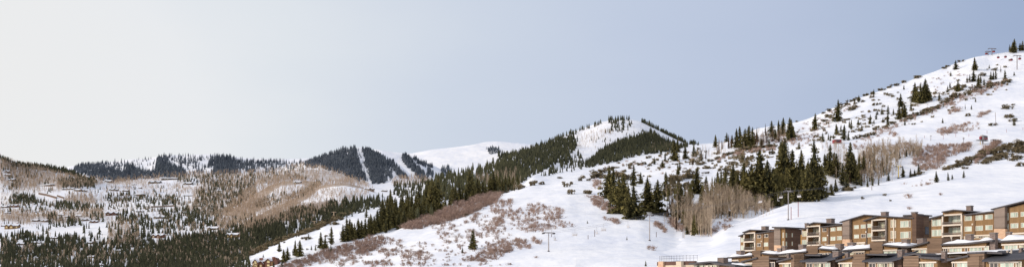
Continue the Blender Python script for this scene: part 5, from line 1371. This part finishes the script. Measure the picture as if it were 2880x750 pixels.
townhouse(TH, 'front townhouse with a broad dark shingle roof and white vents', 2252, -26, -1, cB, GF,
  tower=[(-30, 84, 505, 500)], walls=[(58, 392, 600, 590), (393, 478, 580, 575, 'lapdark', .8)], roofs=[([(40, 590), (380, 580), (490, 552)], dict(dep=5, rise=1.7, mat='shingle', over=1.0)), ([(86, 508), (300, 512)], dict(dep=7, over=.0))], beams=[(124, 390, 614)],
  wins=[(165, 660, 80, 80, 'black', 1), (285, 655, 128, 76), (392, 650, 72, 76, 'pale', 1)], chims=[(454, 526, 478, 556, 1.0)], vents=[(340, 505, 545), (362, 492, 535), (400, 488, 520)])
townhouse(TH, 'front townhouse with a lapped tower and roof rising to the right', 2358, -26, -1, cB, GF,
  tower=[(702, 862, 512, 500)], walls=[(530, 703, 600, 556)], roofs=[([(492, 586), (692, 534)], dict(dep=7))], beams=[(532, 706, 620), (706, 800, 614)], wins=[(560, 655, 40, 70, 'black', 0), (645, 655, 110, 74), (762, 648, 76, 74)], chims=[(608, 646, 500, 540, 2)])
townhouse(TH, 'front townhouse with snow patches on its wide shingle roof', 2435, -26, -1, cC, GF,
  walls=[(-60, 312, 598, 590), (313, 430, 580, 572, 'lapdark', .8)], roofs=[([(-72, 588), (310, 580), (420, 548)], dict(dep=5, rise=1.6, mat='shingle', over=1.0)), ([(-30, 498), (245, 506)], dict(dep=7, over=.0))], beams=[(18, 314, 610)],
  wins=[(62, 660, 90, 80, 'black', 1), (190, 655, 130, 78), (300, 650, 60, 78, 'mixed', 1)], chims=[(376, 432, 462, 540, 1.0)])
townhouse(TH, 'front townhouse with a small dark gable next to a lapped tower', 2540, -26, -1, cC, GF,
  tower=[(446, 642, 535, 527)], walls=[(643, 880, 556, 572)], roofs=[([(450, 520), (592, 490), (670, 516)], dict(dep=7, over=.2)), ([(640, 534), (780, 546), (905, 562)], dict(dep=7))], beams=[(520, 872, 612)],
  wins=[(575, 655, 90, 76, 'black', 1), (690, 652, 90, 76, 'mixed', 1), (780, 648, 110, 78, 'pale')], chims=[(926, 976, 482, 560, 1.0)])
townhouse(TH, 'front townhouse with a slim slanting roof below the widest snowy eave', 2677, -26, -1, cD, GF,
  tower=[(214, 382, 528, 516)], walls=[(60, 216, 600, 566)], roofs=[([(10, 594), (218, 550)], dict(dep=7)), ([(212, 524), (386, 514)], dict(dep=7, over=.5))], beams=[(62, 244, 622)], wins=[(80, 660, 30, 76, 'black', 0), (165, 655, 110, 76, 'pale'), (292, 650, 76, 70, 'mixed', 1)])
hs = townhouse(TH, 'front townhouse at the right edge with a snow lump on dark shingles', 2762, -26, -1, cD, GF,
  tower=[(330, 372, 560, 556)], walls=[(374, 732, 606, 596)], roofs=[([(360, 600), (560, 594), (777, 576), (900, 560)], dict(dep=5, rise=1.9, mat='shingle', over=1.0)), ([(380, 518), (560, 524)], dict(dep=7, over=.0))], beams=[(432, 728, 622)],
  wins=[(480, 660, 88, 78, 'black', 1), (610, 655, 140, 78, 'pale'), (725, 650, 60, 78, 'mixed', 1)], chims=[(724, 750, 488, 552, 3)], vents=[(612, 505, 538), (642, 520, 548), (652, 490, 530)])

# ---- low clubhouse with a curved roof deck, bottom centre
h = House('pavilion', 'low pavilion with a dark hipped roof and white framed windows', 1950, -30, -1, cF, None, 'pavilion')
h.wall(1955, 2230, 600, 596, 'white', 8); h.wall(2231, 2420, 606, 602, 'wood', 7, .8)
h.roof([(1898, 574), (2140, 552), (2210, 572), (2440, 600)], 9, 1.2, .4)
for x, w in [(1973, 24), (2040, 110), (2140, 34), (2200, 60)]: h.win(x, 624, w, 60, 'mixed', mull=1)
h.chimney(2238, 2306, 520, 590, 1.5); h.part('finial', MB().tube((h.xz(2140, 552)[0], 3, h.xz(2140, 552)[1] - .3), (h.xz(2140, 518)[0], 3, h.xz(2140, 516)[1]), .14), 'dark')
h2 = House('snowy_shed', 'low wooden shed roofed with deep snow beside the pavilion', 2045, -28, -1, cF, None, 'shed')
h2.wall(2370, 2540, 618, 614, 'wood', 5); h2.roof([(2340, 608), (2560, 602)], 5, .6, snow=.8)
h2.win(2420, 640, 50, 30, 'black')
h = House('roof_deck', 'curved terrace deck with rusty planters and a thin metal railing', 1840, -30, -1, cF, None, 'deck')
m = MB(); pl = MB(); rl = MB(); prev = None
for i in range(15):
    x = 1490 + (1930 - 1490) * i / 14; bow = math.sin(math.pi * i / 14) * 1.6
    X, Z = h.xz(x, 604, 0); y = 1.2 - bow
    if prev:
        (Xa, ya) = prev
        m.hexa([(Xa, ya, -1), (Xa, 8, -1), (X, 8, -1), (X, y, -1), (Xa, ya, Zd), (Xa, 8, Zd), (X, 8, Zd), (X, y, Zd)])
        pl.hexa([(Xa, ya - .05, Zd + .004), (Xa, ya + .7, Zd + .004), (X, y + .7, Zd + .004), (X, y - .05, Zd + .004), (Xa, ya - .05, Zd + .95), (Xa, ya + .7, Zd + .95), (X, y + .7, Zd + .95), (X, y - .05, Zd + .95)])
        for zz in (Zd + 2.3, Zd + 1.75): rl.tube((Xa, ya + .9, zz), (X, y + .9, zz), .03, 4)
    else: Zd = Z
    rl.tube((X, y + .9, Zd), (X, y + .9, Zd + 2.5), .04, 4)
    prev = (X, y)
h.part('wall', m, 'stone'); h.part('planter', pl, 'concrete_dark'); h.part('railing', rl, 'dark')
for x in (1594, 1805):
    X, Z = h.xz(x, 556); h.part('pillar', MB().box(X - .9, X + .9, -.75, .6, -1, Z), 'brick' if x < 1700 else 'stone')
# ------------------------------------------------------------------ valley houses
HM = dict(w0=mat_plain('dark timber wall', lin((118, 98, 84)), .8, .2, .6), w1=mat_plain('grey brown wall', lin((142, 124, 110)), .8, .2, .6),
          w2=mat_plain('red brown timber wall', lin((120, 80, 64)), .8, .2, .6), w4=mat_plain('honey timber wall', lin((158, 124, 84)), .8, .2, .6),
          stone=mat_brick('reddish field stone', lin((158, 104, 84)), lin((112, 76, 66)), lin((130, 100, 86)), 1, .7, .35),
          red=mat_plain('red painted metal', lin((138, 34, 46)), .5, .08, 2), glow=mat_plain('painted window glow', lin((232, 208, 152)), .5, .06, 2),  # glow: lit window look painted as flat pale yellow, nothing emits
          yellow=mat_plain('yellow post', lin((226, 196, 120)), .6, .1, 2), galv=mat_plain('galvanised steel', lin((168, 160, 156)), .45, .1, 3, .3),
          tan=mat_plain('weathered tan steel', lin((206, 178, 148)), .6, .1, 2), rust=mat_plain('rusty red pole', lin((150, 84, 84)), .7, .15, 3),
          pole=mat_plain('timber pole', lin((112, 92, 82)), .85, .2, 3), cable=mat_plain('steel cable', lin((120, 118, 122)), .5, .05, 1),
          seat=mat_plain('pale chair seat', lin((190, 188, 190)), .5, .1, 2))
BM.update(HM)
def gable_roof(m, x0, x1, y0, y1, ze, zr, t=.03, over=.04, along='x'):
    """two roof slabs, ridge along x or y"""
    if along == 'x':
        ym = (y0 + y1) / 2
        m.hexa([(x0-over,y0-over,ze),(x0-over,ym,zr),(x1+over,ym,zr),(x1+over,y0-over,ze),(x0-over,y0-over,ze+t),(x0-over,ym,zr+t),(x1+over,ym,zr+t),(x1+over,y0-over,ze+t)])
        m.hexa([(x0-over,ym,zr),(x0-over,y1+over,ze),(x1+over,y1+over,ze),(x1+over,ym,zr),(x0-over,ym,zr+t),(x0-over,y1+over,ze+t),(x1+over,y1+over,ze+t),(x1+over,ym,zr+t)])
    else:
        xm = (x0 + x1) / 2
        m.hexa([(x0-over,y0-over,ze),(x0-over,y1+over,ze),(xm,y1+over,zr),(xm,y0-over,zr),(x0-over,y0-over,ze+t),(x0-over,y1+over,ze+t),(xm,y1+over,zr+t),(xm,y0-over,zr+t)])
        m.hexa([(xm,y0-over,zr),(xm,y1+over,zr),(x1+over,y1+over,ze),(x1+over,y0-over,ze),(xm,y0-over,zr+t),(xm,y1+over,zr+t),(x1+over,y1+over,ze+t),(x1+over,y0-over,ze+t)])
    return m
def gable_wall(m, x0, x1, y0, y1, z0, ze, zr, along='x'):
    k = len(m.V)
    if along == 'x':
        ym = (y0 + y1) / 2
        m.V += [(x0,y0,z0),(x1,y0,z0),(x1,y1,z0),(x0,y1,z0),(x0,y0,ze),(x1,y0,ze),(x1,y1,ze),(x0,y1,ze),(x0,ym,zr),(x1,ym,zr)]
        m.Fc += [(k,k+1,k+5,k+4),(k+2,k+3,k+7,k+6),(k+1,k+2,k+6,k+9,k+5),(k+3,k,k+4,k+8,k+7)]
    else:
        xm = (x0 + x1) / 2
        m.V += [(x0,y0,z0),(x1,y0,z0),(x1,y1,z0),(x0,y1,z0),(x0,y0,ze),(x1,y0,ze),(x1,y1,ze),(x0,y1,ze),(xm,y0,zr),(xm,y1,zr)]
        m.Fc += [(k+1,k+2,k+6,k+5),(k+3,k,k+4,k+7),(k,k+1,k+5,k+8,k+4),(k+2,k+3,k+7,k+9,k+6)]
    return m
def chalet_parts(kind):
    """unit wide chalet: list of (name, mesh object data, parent index)"""
    wm = BM[{0: 'w0', 1: 'w1', 2: 'w2', 3: 'w0', 4: 'w4'}[kind]]
    W, Rf, Sn, Ch = MB(), MB(), MB(), MB(); WN = []
    hh = {0: .17, 1: .15, 2: .2, 3: .09, 4: .26}[kind]; rz = {0: .30, 1: .26, 2: .33, 3: .125, 4: .38}[kind]
    gable_wall(W, -.5, .5, 0, .55, -.3, hh, rz - .02); gable_roof(Rf, -.5, .5, 0, .55, hh - .02, rz - .01, .012, .05)
    gable_roof(Sn, -.495, .495, .005, .545, hh + .004, rz + .014, .05, .05)
    gs = {0: [(-.18, .14)], 1: [(.2, .16), (-.3, .1)], 2: [(-.25, .15), (.22, .17)], 3: [], 4: [(-.3, .12), (.05, .14)]}[kind]
    for c, g in gs:
        gable_wall(W, c - g, c + g, -.1, .2, -.3, hh - .02, hh + g * .6, 'y'); gable_roof(Rf, c - g, c + g, -.1, .2, hh - .05, hh + g * .6, .02, .04, 'y')
        gable_roof(Sn, c - g, c + g, -.095, .2, hh - .028, hh + g * .6 + .022, .04, .035, 'y')
        WN.append(MB().box(c - g * .5, c + g * .5, -.108, -.1, hh * .3, hh * .75))
    n = 6 if kind == 3 else 4
    for i in range(n):
        x = -.42 + .84 * i / (n - 1)
        if all(abs(x - c) > g + .04 for c, g in gs): WN.append(MB().box(x - .045, x + .045, -.008, 0, hh * .35, hh * .8))
    if kind != 3: Ch.box(.3, .38, .3, .38, rz - .1, rz + .13)
    res = []
    for nm, m, mt in (('wall', W, wm), ('roof', Rf, BM['dark']), ('roof_snow', Sn, BM['snow']), ('chimney', Ch, BM['stone'])) + tuple(('window', q, BM['glow'] if kind == 4 else BM['mixed']) for q in WN):
        if m.V:
            me = bpy.data.meshes.new('chalet ' + nm); me.from_pydata(m.V, [], m.Fc); me.update(); me.materials.append(mt); res.append((nm, me))
    return res
CH = {k: chalet_parts(k) for k in range(5)}
LOOK = {0: 'dark timber chalet', 1: 'grey brown chalet', 2: 'red brown twin gabled chalet', 3: 'long low lodge', 4: 'honey coloured timber chalet'}
rr = random.Random(3)
for g, lst in HOUSES:
    lst = sorted(lst)
    for i, (u, v, w_, k) in enumerate(lst):
        p = pick(u, v)
        if p is None: continue
        s = .88 * w_ * p.y / F
        o = empty('chalet', p, rr.uniform(-.5, .25)); o.scale = (s, s, s)
        for nm, me in CH[k]: link(nm, me, o)
        tag(o, f'{LOOK[k]} snow roofed, {from_left(i, len(lst))} {g}' if len(lst) > 1 else f'{LOOK[k]} with snowy roof {g}', 'house', 'houses ' + g)

def wall_along(name, label, pts, h, mat, cat):
    q = [pick(u, v) for u, v in pts]; m = MB(); o0 = q[0]
    for a, b in zip(q[:-1], q[1:]):
        a, b = a - o0, b - o0; zt = h
        m.hexa([(a.x,a.y,a.z-2),(a.x,a.y+3,a.z-2),(b.x,b.y+3,b.z-2),(b.x,b.y,b.z-2),(a.x,a.y,a.z+zt),(a.x,a.y+3,a.z+zt),(b.x,b.y+3,b.z+zt),(b.x,b.y,b.z+zt)])
    o = m.build(name, BM[mat]); o.location = o0; tag(o, label, cat)
wall_along('retaining_wall', 'dark timber retaining wall slanting across the left snowfield', [(108,546),(130,550),(158,558)], 3.6, 'w0', 'wall')
wall_along('retaining_wall', 'short dark wall stub right of the slanting retaining wall', [(160,552),(178,558)], 3.2, 'w0', 'wall')
wall_along('retaining_wall', 'long straight brown wall under the plateau conifers', [(424,583),(455,582),(490,580)], 2.6, 'w1', 'wall')

# ------------------------------------------------------------------ stone lodge on the spur
p = pick(742, 752); s = p.y / F
root = tag(empty('stone_lodge', p), 'reddish stone lodge with snowy gables, two chimneys and glowing windows', 'house')
lx = lambda x: (690 + x * .08942 - 742) * s
lz = lambda y: (VH - (690 + y * .08942)) / F * p.y - p.z
def lp(name, m, mat, parent=None): return m.build(name, BM[mat], parent or root)
zb = -4.0
lp('wall', gable_wall(MB(), lx(215), lx(930), 3.2, 9.5, zb, lz(500), lz(388)), 'stone')
rf = lp('roof', gable_roof(MB(), lx(215), lx(930), 3.2, 9.5, lz(505), lz(385), .12, .35), 'w2'); lp('roof_snow', gable_roof(MB(), lx(225), lx(920), 3.2, 9.5, lz(488), lz(372), .32, .2), 'snow', rf)
for a, b, ap, ev, y0, mt in [(205, 360, 432, 545, 1.2, 'w4'), (372, 530, 480, 585, 2.2, 'w2'), (612, 772, 405, 492, 1.0, 'w2')]:
    lp('wall', gable_wall(MB(), lx(a), lx(b), y0, 6.2, zb, lz(ev), lz(ap + 10), 'y'), mt)
    rf = lp('roof', gable_roof(MB(), lx(a), lx(b), y0, 6.2, lz(ev + 6), lz(ap + 4), .16, .45, 'y'), 'w2'); lp('roof_snow', gable_roof(MB(), lx(a + 4), lx(b - 4), y0 + .25, 6.2, lz(ev - 8), lz(ap - 9), .28, .25, 'y'), 'snow', rf)
lp('wall', MB().box(lx(775), lx(832), 1.4, 5, zb, lz(488)), 'w4')  # stone pier; sunlight on it painted by this pale timber colour
lp('wall', gable_wall(MB(), lx(832), lx(985), 2.0, 8.5, zb, lz(495), lz(372), 'y'), 'stone')
lp('roof', gable_roof(MB(), lx(832), lx(985), 1.8, 8.6, lz(500), lz(365), .14, .4, 'y'), 'w2')
for x0, x1, y0, y1, fr in [(262, 335, 470, 565, 1.2), (222, 250, 540, 600, 1.2), (265, 335, 590, 671, 1.2), (668, 750, 462, 536, 1.0), (668, 746, 582, 638, 1.0), (420, 480, 590, 660, 2.2)]:
    f = lp('window', MB().box(lx(x0) - .12, lx(x1) + .12, fr - .06, fr + .02, lz(y1) - .1, lz(y0) + .1), 'w2')
    lp('pane', MB().box(lx(x0), lx(x1), fr - .09, fr, lz(y1), lz(y0)), 'glow', f)
for x0, x1, y0, y1, dy in [(388, 490, 372, 470, 3.4), (800, 880, 338, 420, 3.0)]:
    lp('chimney', MB().hexa([(lx(x0 - 6),dy,lz(y1)),(lx(x0 - 6),dy+1.4,lz(y1)),(lx(x1 - 6),dy+1.4,lz(y1)),(lx(x1 - 6),dy,lz(y1)),(lx(x0),dy,lz(y0)),(lx(x0),dy+1.4,lz(y0)),(lx(x1),dy+1.4,lz(y0)),(lx(x1),dy,lz(y0))]), 'stone')

# ------------------------------------------------------------------ chairlift
def lift_tower(u, vb, h, arm, label, mat='galv', ang=.25, head=True, group='chairlift towers'):
    p = pick(u, vb); s = p.y / F; H_ = h * s; A = arm * s / 2
    o = tag(empty('lift_tower', p, ang), label, 'lift tower', group)
    lp2 = lambda n, m, mt=mat: m.build(n, BM[mt], o)
    r = max(.16, 1.6 * s)
    lp2('foot', MB().box(-r * 1.5, r * 1.5, -r * 1.5, r * 1.5, -1, r * 1.6), 'dark')
    k = MB(); k.tube((0, 0, -.5), (0, 0, H_ * .5), r, 10); k.tube((0, 0, H_ * .5), (0, 0, H_ - .2), r * .8, 10); lp2('pole', k)
    lp2('crossarm', MB().box(-A, A, -.16, .16, H_ - .25, H_ + .12))
    for sx in (-1, 1):
        w = MB().box(sx * A - .14, sx * A + .14, -1.1, 1.1, H_ - .5, H_ - .3)
        for q in (-.8, -.3, .3, .8): w.tube((sx * A - .2, q, H_ - .2), (sx * A + .2, q, H_ - .2), .2, 8)
        lp2('sheave', w, 'dark')
    if head:
        f = MB()
        for sx in (-1, 1):
            f.tube((sx * A * .55, 0, H_ + .12), (sx * A * .62, 0, H_ + 1.0), .05, 4)
        f.tube((-A * .75, 0, H_ + 1.0), (A * .75, 0, H_ + 1.0), .05, 4); lp2('lifting_frame', f)
    return Vector((p.x, p.y, p.z + H_)), A, ang
T1 = lift_tower(1543, 706, 53, 31, 'first lift tower with a dark crossarm, furthest down the front slope', 'galv', .3)
T2 = lift_tower(1827, 676, 73, 19, 'second lift tower on the front slope, beside the bushes', 'galv', .35)
T3 = lift_tower(2217, 618, 82, 23, 'tallest lift tower at the foot of the thick conifer stand', 'galv', .4)
T4 = lift_tower(2527, 501, 34, 22, 'pale yellow lift tower at the edge of the gully', 'yellow', .4)
T5 = lift_tower(939, 616, 21, 15, 'tan lift tower head on the brow of the wooded spur', 'tan', .2, False, 'tan lift towers on the spur')
T6 = lift_tower(884, 639, 18, 15, 'lower tan lift tower head beside dark conifers on the spur', 'tan', .2, False, 'tan lift towers on the spur')
def tip(T, s): return T[0] + Vector((s * T[1] * math.cos(T[2]), s * T[1] * math.sin(T[2]), -.05))
def cable(label, pts, r=.03, sag=.012):
    m = MB(); o0 = Vector(pts[0])
    for a, b in zip(pts[:-1], pts[1:]):
        L = (b - a).length; pr = a
        for i in range(1, 13):
            t = i / 12; q = a.lerp(b, t); q.z -= 4 * t * (1 - t) * L * sag
            m.tube(pr - o0, q - o0, r, 4); pr = q
    o = m.build('lift_cable', BM['cable']); o.location = o0; tag(o, label, 'cable')
# upper station
ps = pick(2764, 405); ss = ps.y / F
st = tag(empty('lift_station', ps, .35), 'grey and red chairlift station raised on a steel pillar', 'lift station')
S = lambda n, m, mt, par=None: m.build(n, BM[mt], par or st)
S('pillar', MB().tube((0, 0, -1), (0, 0, 13 * ss), 1.3 * ss + .2, 10), 'galv')
b_ = S('body', MB().hexa([(-5*ss,-4*ss,11*ss),(-5*ss,4*ss,11*ss),(15*ss,4*ss,12*ss),(15*ss,-4*ss,12*ss),(-6*ss,-4*ss,25*ss),(-6*ss,4*ss,25*ss),(14*ss,4*ss,23*ss),(14*ss,-4*ss,23*ss)]), 'galv')
S('panel', MB().box(1*ss, 13.6*ss, -4.15*ss, -4.005*ss, 13.4*ss, 17.5*ss), 'red', b_)
S('window', MB().box(0, 13*ss, -4.12*ss, -4.005*ss, 19*ss, 22.5*ss), 'black', b_)
S('end_panel', MB().box(-10*ss, -6.1*ss, -3*ss, 3*ss, 13.5*ss, 20.5*ss), 'red')
S('platform', MB().box(-21*ss, 16*ss, -5*ss, 5*ss, 9.2*ss, 10.6*ss), 'dark')
S('post', MB().tube((-9*ss, 0, -1), (-9*ss, 0, 9.2*ss), .8*ss, 8), 'yellow')
pb = pick(2794, 402)
bo = tag(empty('lift_booth', pb, .2), 'small open frame booth right of the chairlift station', 'booth')
w9 = 4.5 * ss
m = MB()
for sx in (-1, 1):
    for sy in (-1, 1): m.box(sx * w9 - .12, sx * w9 + .12, sy * w9 - .12, sy * w9 + .12, -.5, 9 * ss)
m.build('frame', BM['pole'], bo); MB().box(-w9 - .3, w9 + .3, -w9 - .3, w9 + .3, 9 * ss + .002, 10.3 * ss).build('roof', BM['galv'], bo)
stp = ps + Vector((-18 * ss, 0, 12 * ss))
for s in (-1, 1):
    cable('haul cable of the chairlift, ' + ('downhill' if s < 0 else 'uphill') + ' line along the towers', [tip(T1, s), tip(T2, s), tip(T3, s), tip(T4, s), stp + Vector((0, s * 2, 0))], .022)
def span_point(Ta, Tb, s, u, sag=.012):
    a, b = tip(Ta, s), tip(Tb, s)
    lo, hi = 0., 1.
    for _ in range(40):
        t = (lo + hi) / 2; q = a.lerp(b, t)
        if q.x / q.y * F + UC < u: lo = t
        else: hi = t
    q = a.lerp(b, t); q.z -= 4 * t * (1 - t) * (b - a).length * sag
    return q, (b - a).xy.normalized()
def chair_meshes():
    f = MB(); f.tube((0, 0, 0), (0, .0, -1.5), .04, 5); f.tube((-.9, 0, -1.5), (.9, 0, -1.5), .04, 5)
    for sx in (-.9, .9): f.tube((sx, 0, -1.5), (sx, -.1, -2.6), .04, 5); f.tube((sx, -.1, -2.6), (sx, -.75, -2.6), .04, 5)
    s_ = MB().box(-.88, .88, -.7, -.1, -2.6, -2.5).box(-.88, .88, -.12, -.04, -2.45, -1.9)
    out = []
    for nm, m_, mt in (('hanger', f, 'galv'), ('seat', s_, 'seat')):
        me = bpy.data.meshes.new('chair ' + nm); me.from_pydata([tuple(v) for v in m_.V], [], m_.Fc); me.update(); me.materials.append(BM[mt]); out.append((nm, me))
    return out
CM = chair_meshes()
chairs = [(T1, T2, -1, 1617, 'between the first two lift towers'), (T1, T2, 1, 1678, 'between the first two lift towers'), (T1, T2, -1, 1698, 'between the first two lift towers'), (T1, T2, 1, 1766, 'between the first two lift towers'), (T1, T2, 1, 1560, 'between the first two lift towers'),
          (T2, T3, -1, 2139, 'in front of the thick conifer stand'), (T2, T3, 1, 2187, 'in front of the thick conifer stand'), (T2, T3, -1, 2197, 'in front of the thick conifer stand'), (T2, T3, 1, 2050, 'in front of the thick conifer stand'), (T3, T4, 1, 2247, 'right of the tallest lift tower'), (T3, T4, -1, 2330, 'right of the tallest lift tower')]
seq = {}
for c in sorted(chairs, key=lambda c: c[3]): seq.setdefault(c[4], []).append(c[3])
for Ta, Tb, s, u, g in chairs:
    q, dr = span_point(Ta, Tb, s, u)
    o = empty('lift_chair', q, math.atan2(dr.y, dr.x) + 1.2 * s)
    for nm, me in CM: link(nm, me, o)
    i = seq[g].index(u); n = len(seq[g])
    tag(o, f'empty lift chair hanging {g}, {from_left(i, n)} one', 'lift chair', 'chairs on the chairlift')

# ------------------------------------------------------------------ gondola lift on the skyline
def gtower(u, vb, h, arm, label):
    p = pick(u, vb); s = p.y / F; H_ = h * s; A = arm * s / 2
    o = tag(empty('gondola_tower', p, .1), label, 'lift tower', 'gondola towers')
    MB().tube((0, 0, -1), (0, 0, H_), .35, 8).build('pole', BM['pole'], o)
    MB().box(-A, A, -.25, .25, H_ - .2, H_ + .3).build('crossarm', BM['pole'], o)
    for sx in (-1, 1): MB().box(sx * A - .2, sx * A + .2, -1.5, 1.5, H_ - .7, H_ - .204).build('sheave', BM['dark'], o)
    return p + Vector((0, 0, H_)), A, .1
G1 = gtower(2860.5, 196, 39, 20, 'slim gondola tower standing below the skyline conifers')
G2 = gtower(2790, 156, 19, 20, 'gondola tower on the skyline, taller of the pair')
G3 = gtower(2779, 156, 11, 13, 'shorter gondola tower beside the taller one on the skyline')
def cabin_meshes():
    b = MB(); zs = [(-2.1, .75), (-1.9, .95), (-1.2, 1.05), (-.35, .9), (-.15, .6)]
    for (z0, r0), (z1, r1) in zip(zs[:-1], zs[1:]):
        if z0 == -1.2: continue
        b.hexa([(-r0, -r0 * .9, z0), (-r0, r0 * .9, z0), (r0, r0 * .9, z0), (r0, -r0 * .9, z0), (-r1, -r1 * .9, z1), (-r1, r1 * .9, z1), (r1, r1 * .9, z1), (r1, -r1 * .9, z1)])
    wv = MB().hexa([(-1.03, -.93, -1.2), (-1.03, .93, -1.2), (1.03, .93, -1.2), (1.03, -.93, -1.2), (-.89, -.8, -.35), (-.89, .8, -.35), (.89, .8, -.35), (.89, -.8, -.35)])
    hg = MB().tube((0, 0, -.2), (0, .25, .9), .08, 5).tube((0, .25, .9), (0, 0, 1.7), .08, 5)
    out = []
    for nm, m_, mt in (('body', b, 'red'), ('window', wv, 'black'), ('hanger', hg, 'dark')):
        me = bpy.data.meshes.new('cabin ' + nm); me.from_pydata([tuple(v) for v in m_.V], [], m_.Fc); me.update(); me.materials.append(BM[mt]); out.append((nm, me))
    return out
GC = cabin_meshes()
cab = [(2774, 151, 'left of the skyline gondola towers'), (2795, 145, 'right of the skyline gondola towers'), (2807.5, 161.5, 'over the snow just right of the skyline towers'), (2828, 160, 'halfway between the skyline towers and the slim tower'), (2844.5, 168, 'just left of the slim gondola tower'), (2868, 165, 'just right of the slim gondola tower')]
hangs = []
for u, v, g in cab:
    t = (u - 2779) / (2860 - 2779); d = G3[0].y + (G1[0].y - G3[0].y) * min(1.1, max(-.1, t))
    q = at(u, v, d); q.z += 1.1
    o = empty('gondola_cabin', q, .3); o.scale = (1.02, 1.02, 1.02)
    for nm, me in GC: link(nm, me, o)
    tag(o, 'red gondola cabin hanging ' + g, 'gondola', 'red gondola cabins')
    hangs.append(q + Vector((0, 0, 1.75)))
cable('gondola cable strung through the cabins near the skyline', [tip(G3, -1), hangs[0], hangs[2], hangs[3], hangs[4], tip(G1, -1)], .05, .002)
cable('second gondola cable from the skyline towers past the slim tower', [tip(G2, 1), hangs[1], hangs[5], tip(G1, 1)], .05, .002)

# ------------------------------------------------------------------ red hut, poles and markers
p = pick(2357, 404); s = p.y / F
o = tag(empty('red_hut', p, .06), 'long low red hut with a dark window strip and snowy roof', 'hut')
w2 = 10.5 * s
MB().box(-w2, w2, 0, 4, 2.6 * s, 12 * s).build('wall', BM['red'], o)
MB().box(-w2 * .5, w2 * .45, -.12, .02, 5.5 * s, 9.8 * s).build('window', BM['black'], o)
MB().hexa([(-w2-.5,-.8,11.4*s),(-w2-.5,4.5,12.4*s),(w2+.5,4.5,12.8*s),(w2+.5,-.8,12*s),(-w2-.5,-.8,12.9*s),(-w2-.5,4.5,13.9*s),(w2+.5,4.5,14.2*s),(w2+.5,-.8,13.4*s)]).build('roof_snow', BM['snow'], o)
MB().box(-w2 * .75, w2 + .2, -.5, 4.2, 1.7 * s, 2.6 * s).build('deck', BM['white'], o)
m = MB()
for x in (-.7, -.2, .3, .9): m.box(w2 * x - .25, w2 * x + .25, .2, .7, -1.5, 1.7 * s)
m.build('stilt', BM['dark'], o)

def pole(u, vb, h, label, mat='pole', cross=0, r=.14, lean=0, group=None, cat='pole', name='utility_pole'):
    p = pick(u, vb)
    if p is None: return
    s = p.y / F
    o = tag(empty(name, p, .3), label, cat, group)
    m = MB(); m.tube((0, 0, -.5), (lean * s, 0, h * s), max(r, .42 * s), 6); m.build('post', BM[mat], o)
    for k in range(cross):
        MB().box(-3.2 * s + lean * s, 3.2 * s + lean * s, -.12, .12, h * s * (.93 - k * .09), h * s * (.93 - k * .09) + .22).build('crossarm', BM[mat], o)
pole(2636, 474, 45, 'tall timber utility pole among brush below the bench', cross=2)
pole(2710, 417, 31, 'timber utility pole with crossarms left of the lift station', cross=2)
pole(2801, 354, 38, 'leaning timber pole high on the right hillside', lean=-2)
pole(2797, 298, 26, 'thin pole beside shrubs far up the hillside') if False else None
pole(2618, 395, 14, 'short double pole on the bench snow', cross=1)
pole(2225, 617, 36, 'reddish pole right beside the tallest lift tower', 'rust', name='marker_pole', cat='pole')
pole(2245, 609, 42, 'second reddish pole standing clear right of the tallest lift tower', 'rust', name='marker_pole', cat='pole')
pole(2452, 534, 12, 'thin dark marker stake at the brow of the groomed slope', name='marker_pole', cat='pole')
MK = [(2466, 402, 6), (2688, 385, 12), (2725, 384, 8), (2776, 376, 9), (2831, 372, 9), (2877, 366, 8), (2653, 392, 14), (2600, 388, 7)]
for i, (u, v, h) in enumerate(sorted(MK)):
    pole(u, v, h, f'thin marker pole on the upper bench, {from_left(i, len(MK))} of the row', 'rust', name='marker_pole', group='marker poles on the upper bench', r=.1)
MK = [(1654, 671, 11), (1672.5, 664, 19), (1846, 666, 15), (1551, 665, 9), (1921, 668, 44)]
for i, (u, v, h) in enumerate(sorted(MK)):
    pole(u, v, h, f'brown marker post on the front slope, {from_left(i, len(MK))} one', 'pole', name='marker_pole', group='marker posts on the front slope', r=.12)
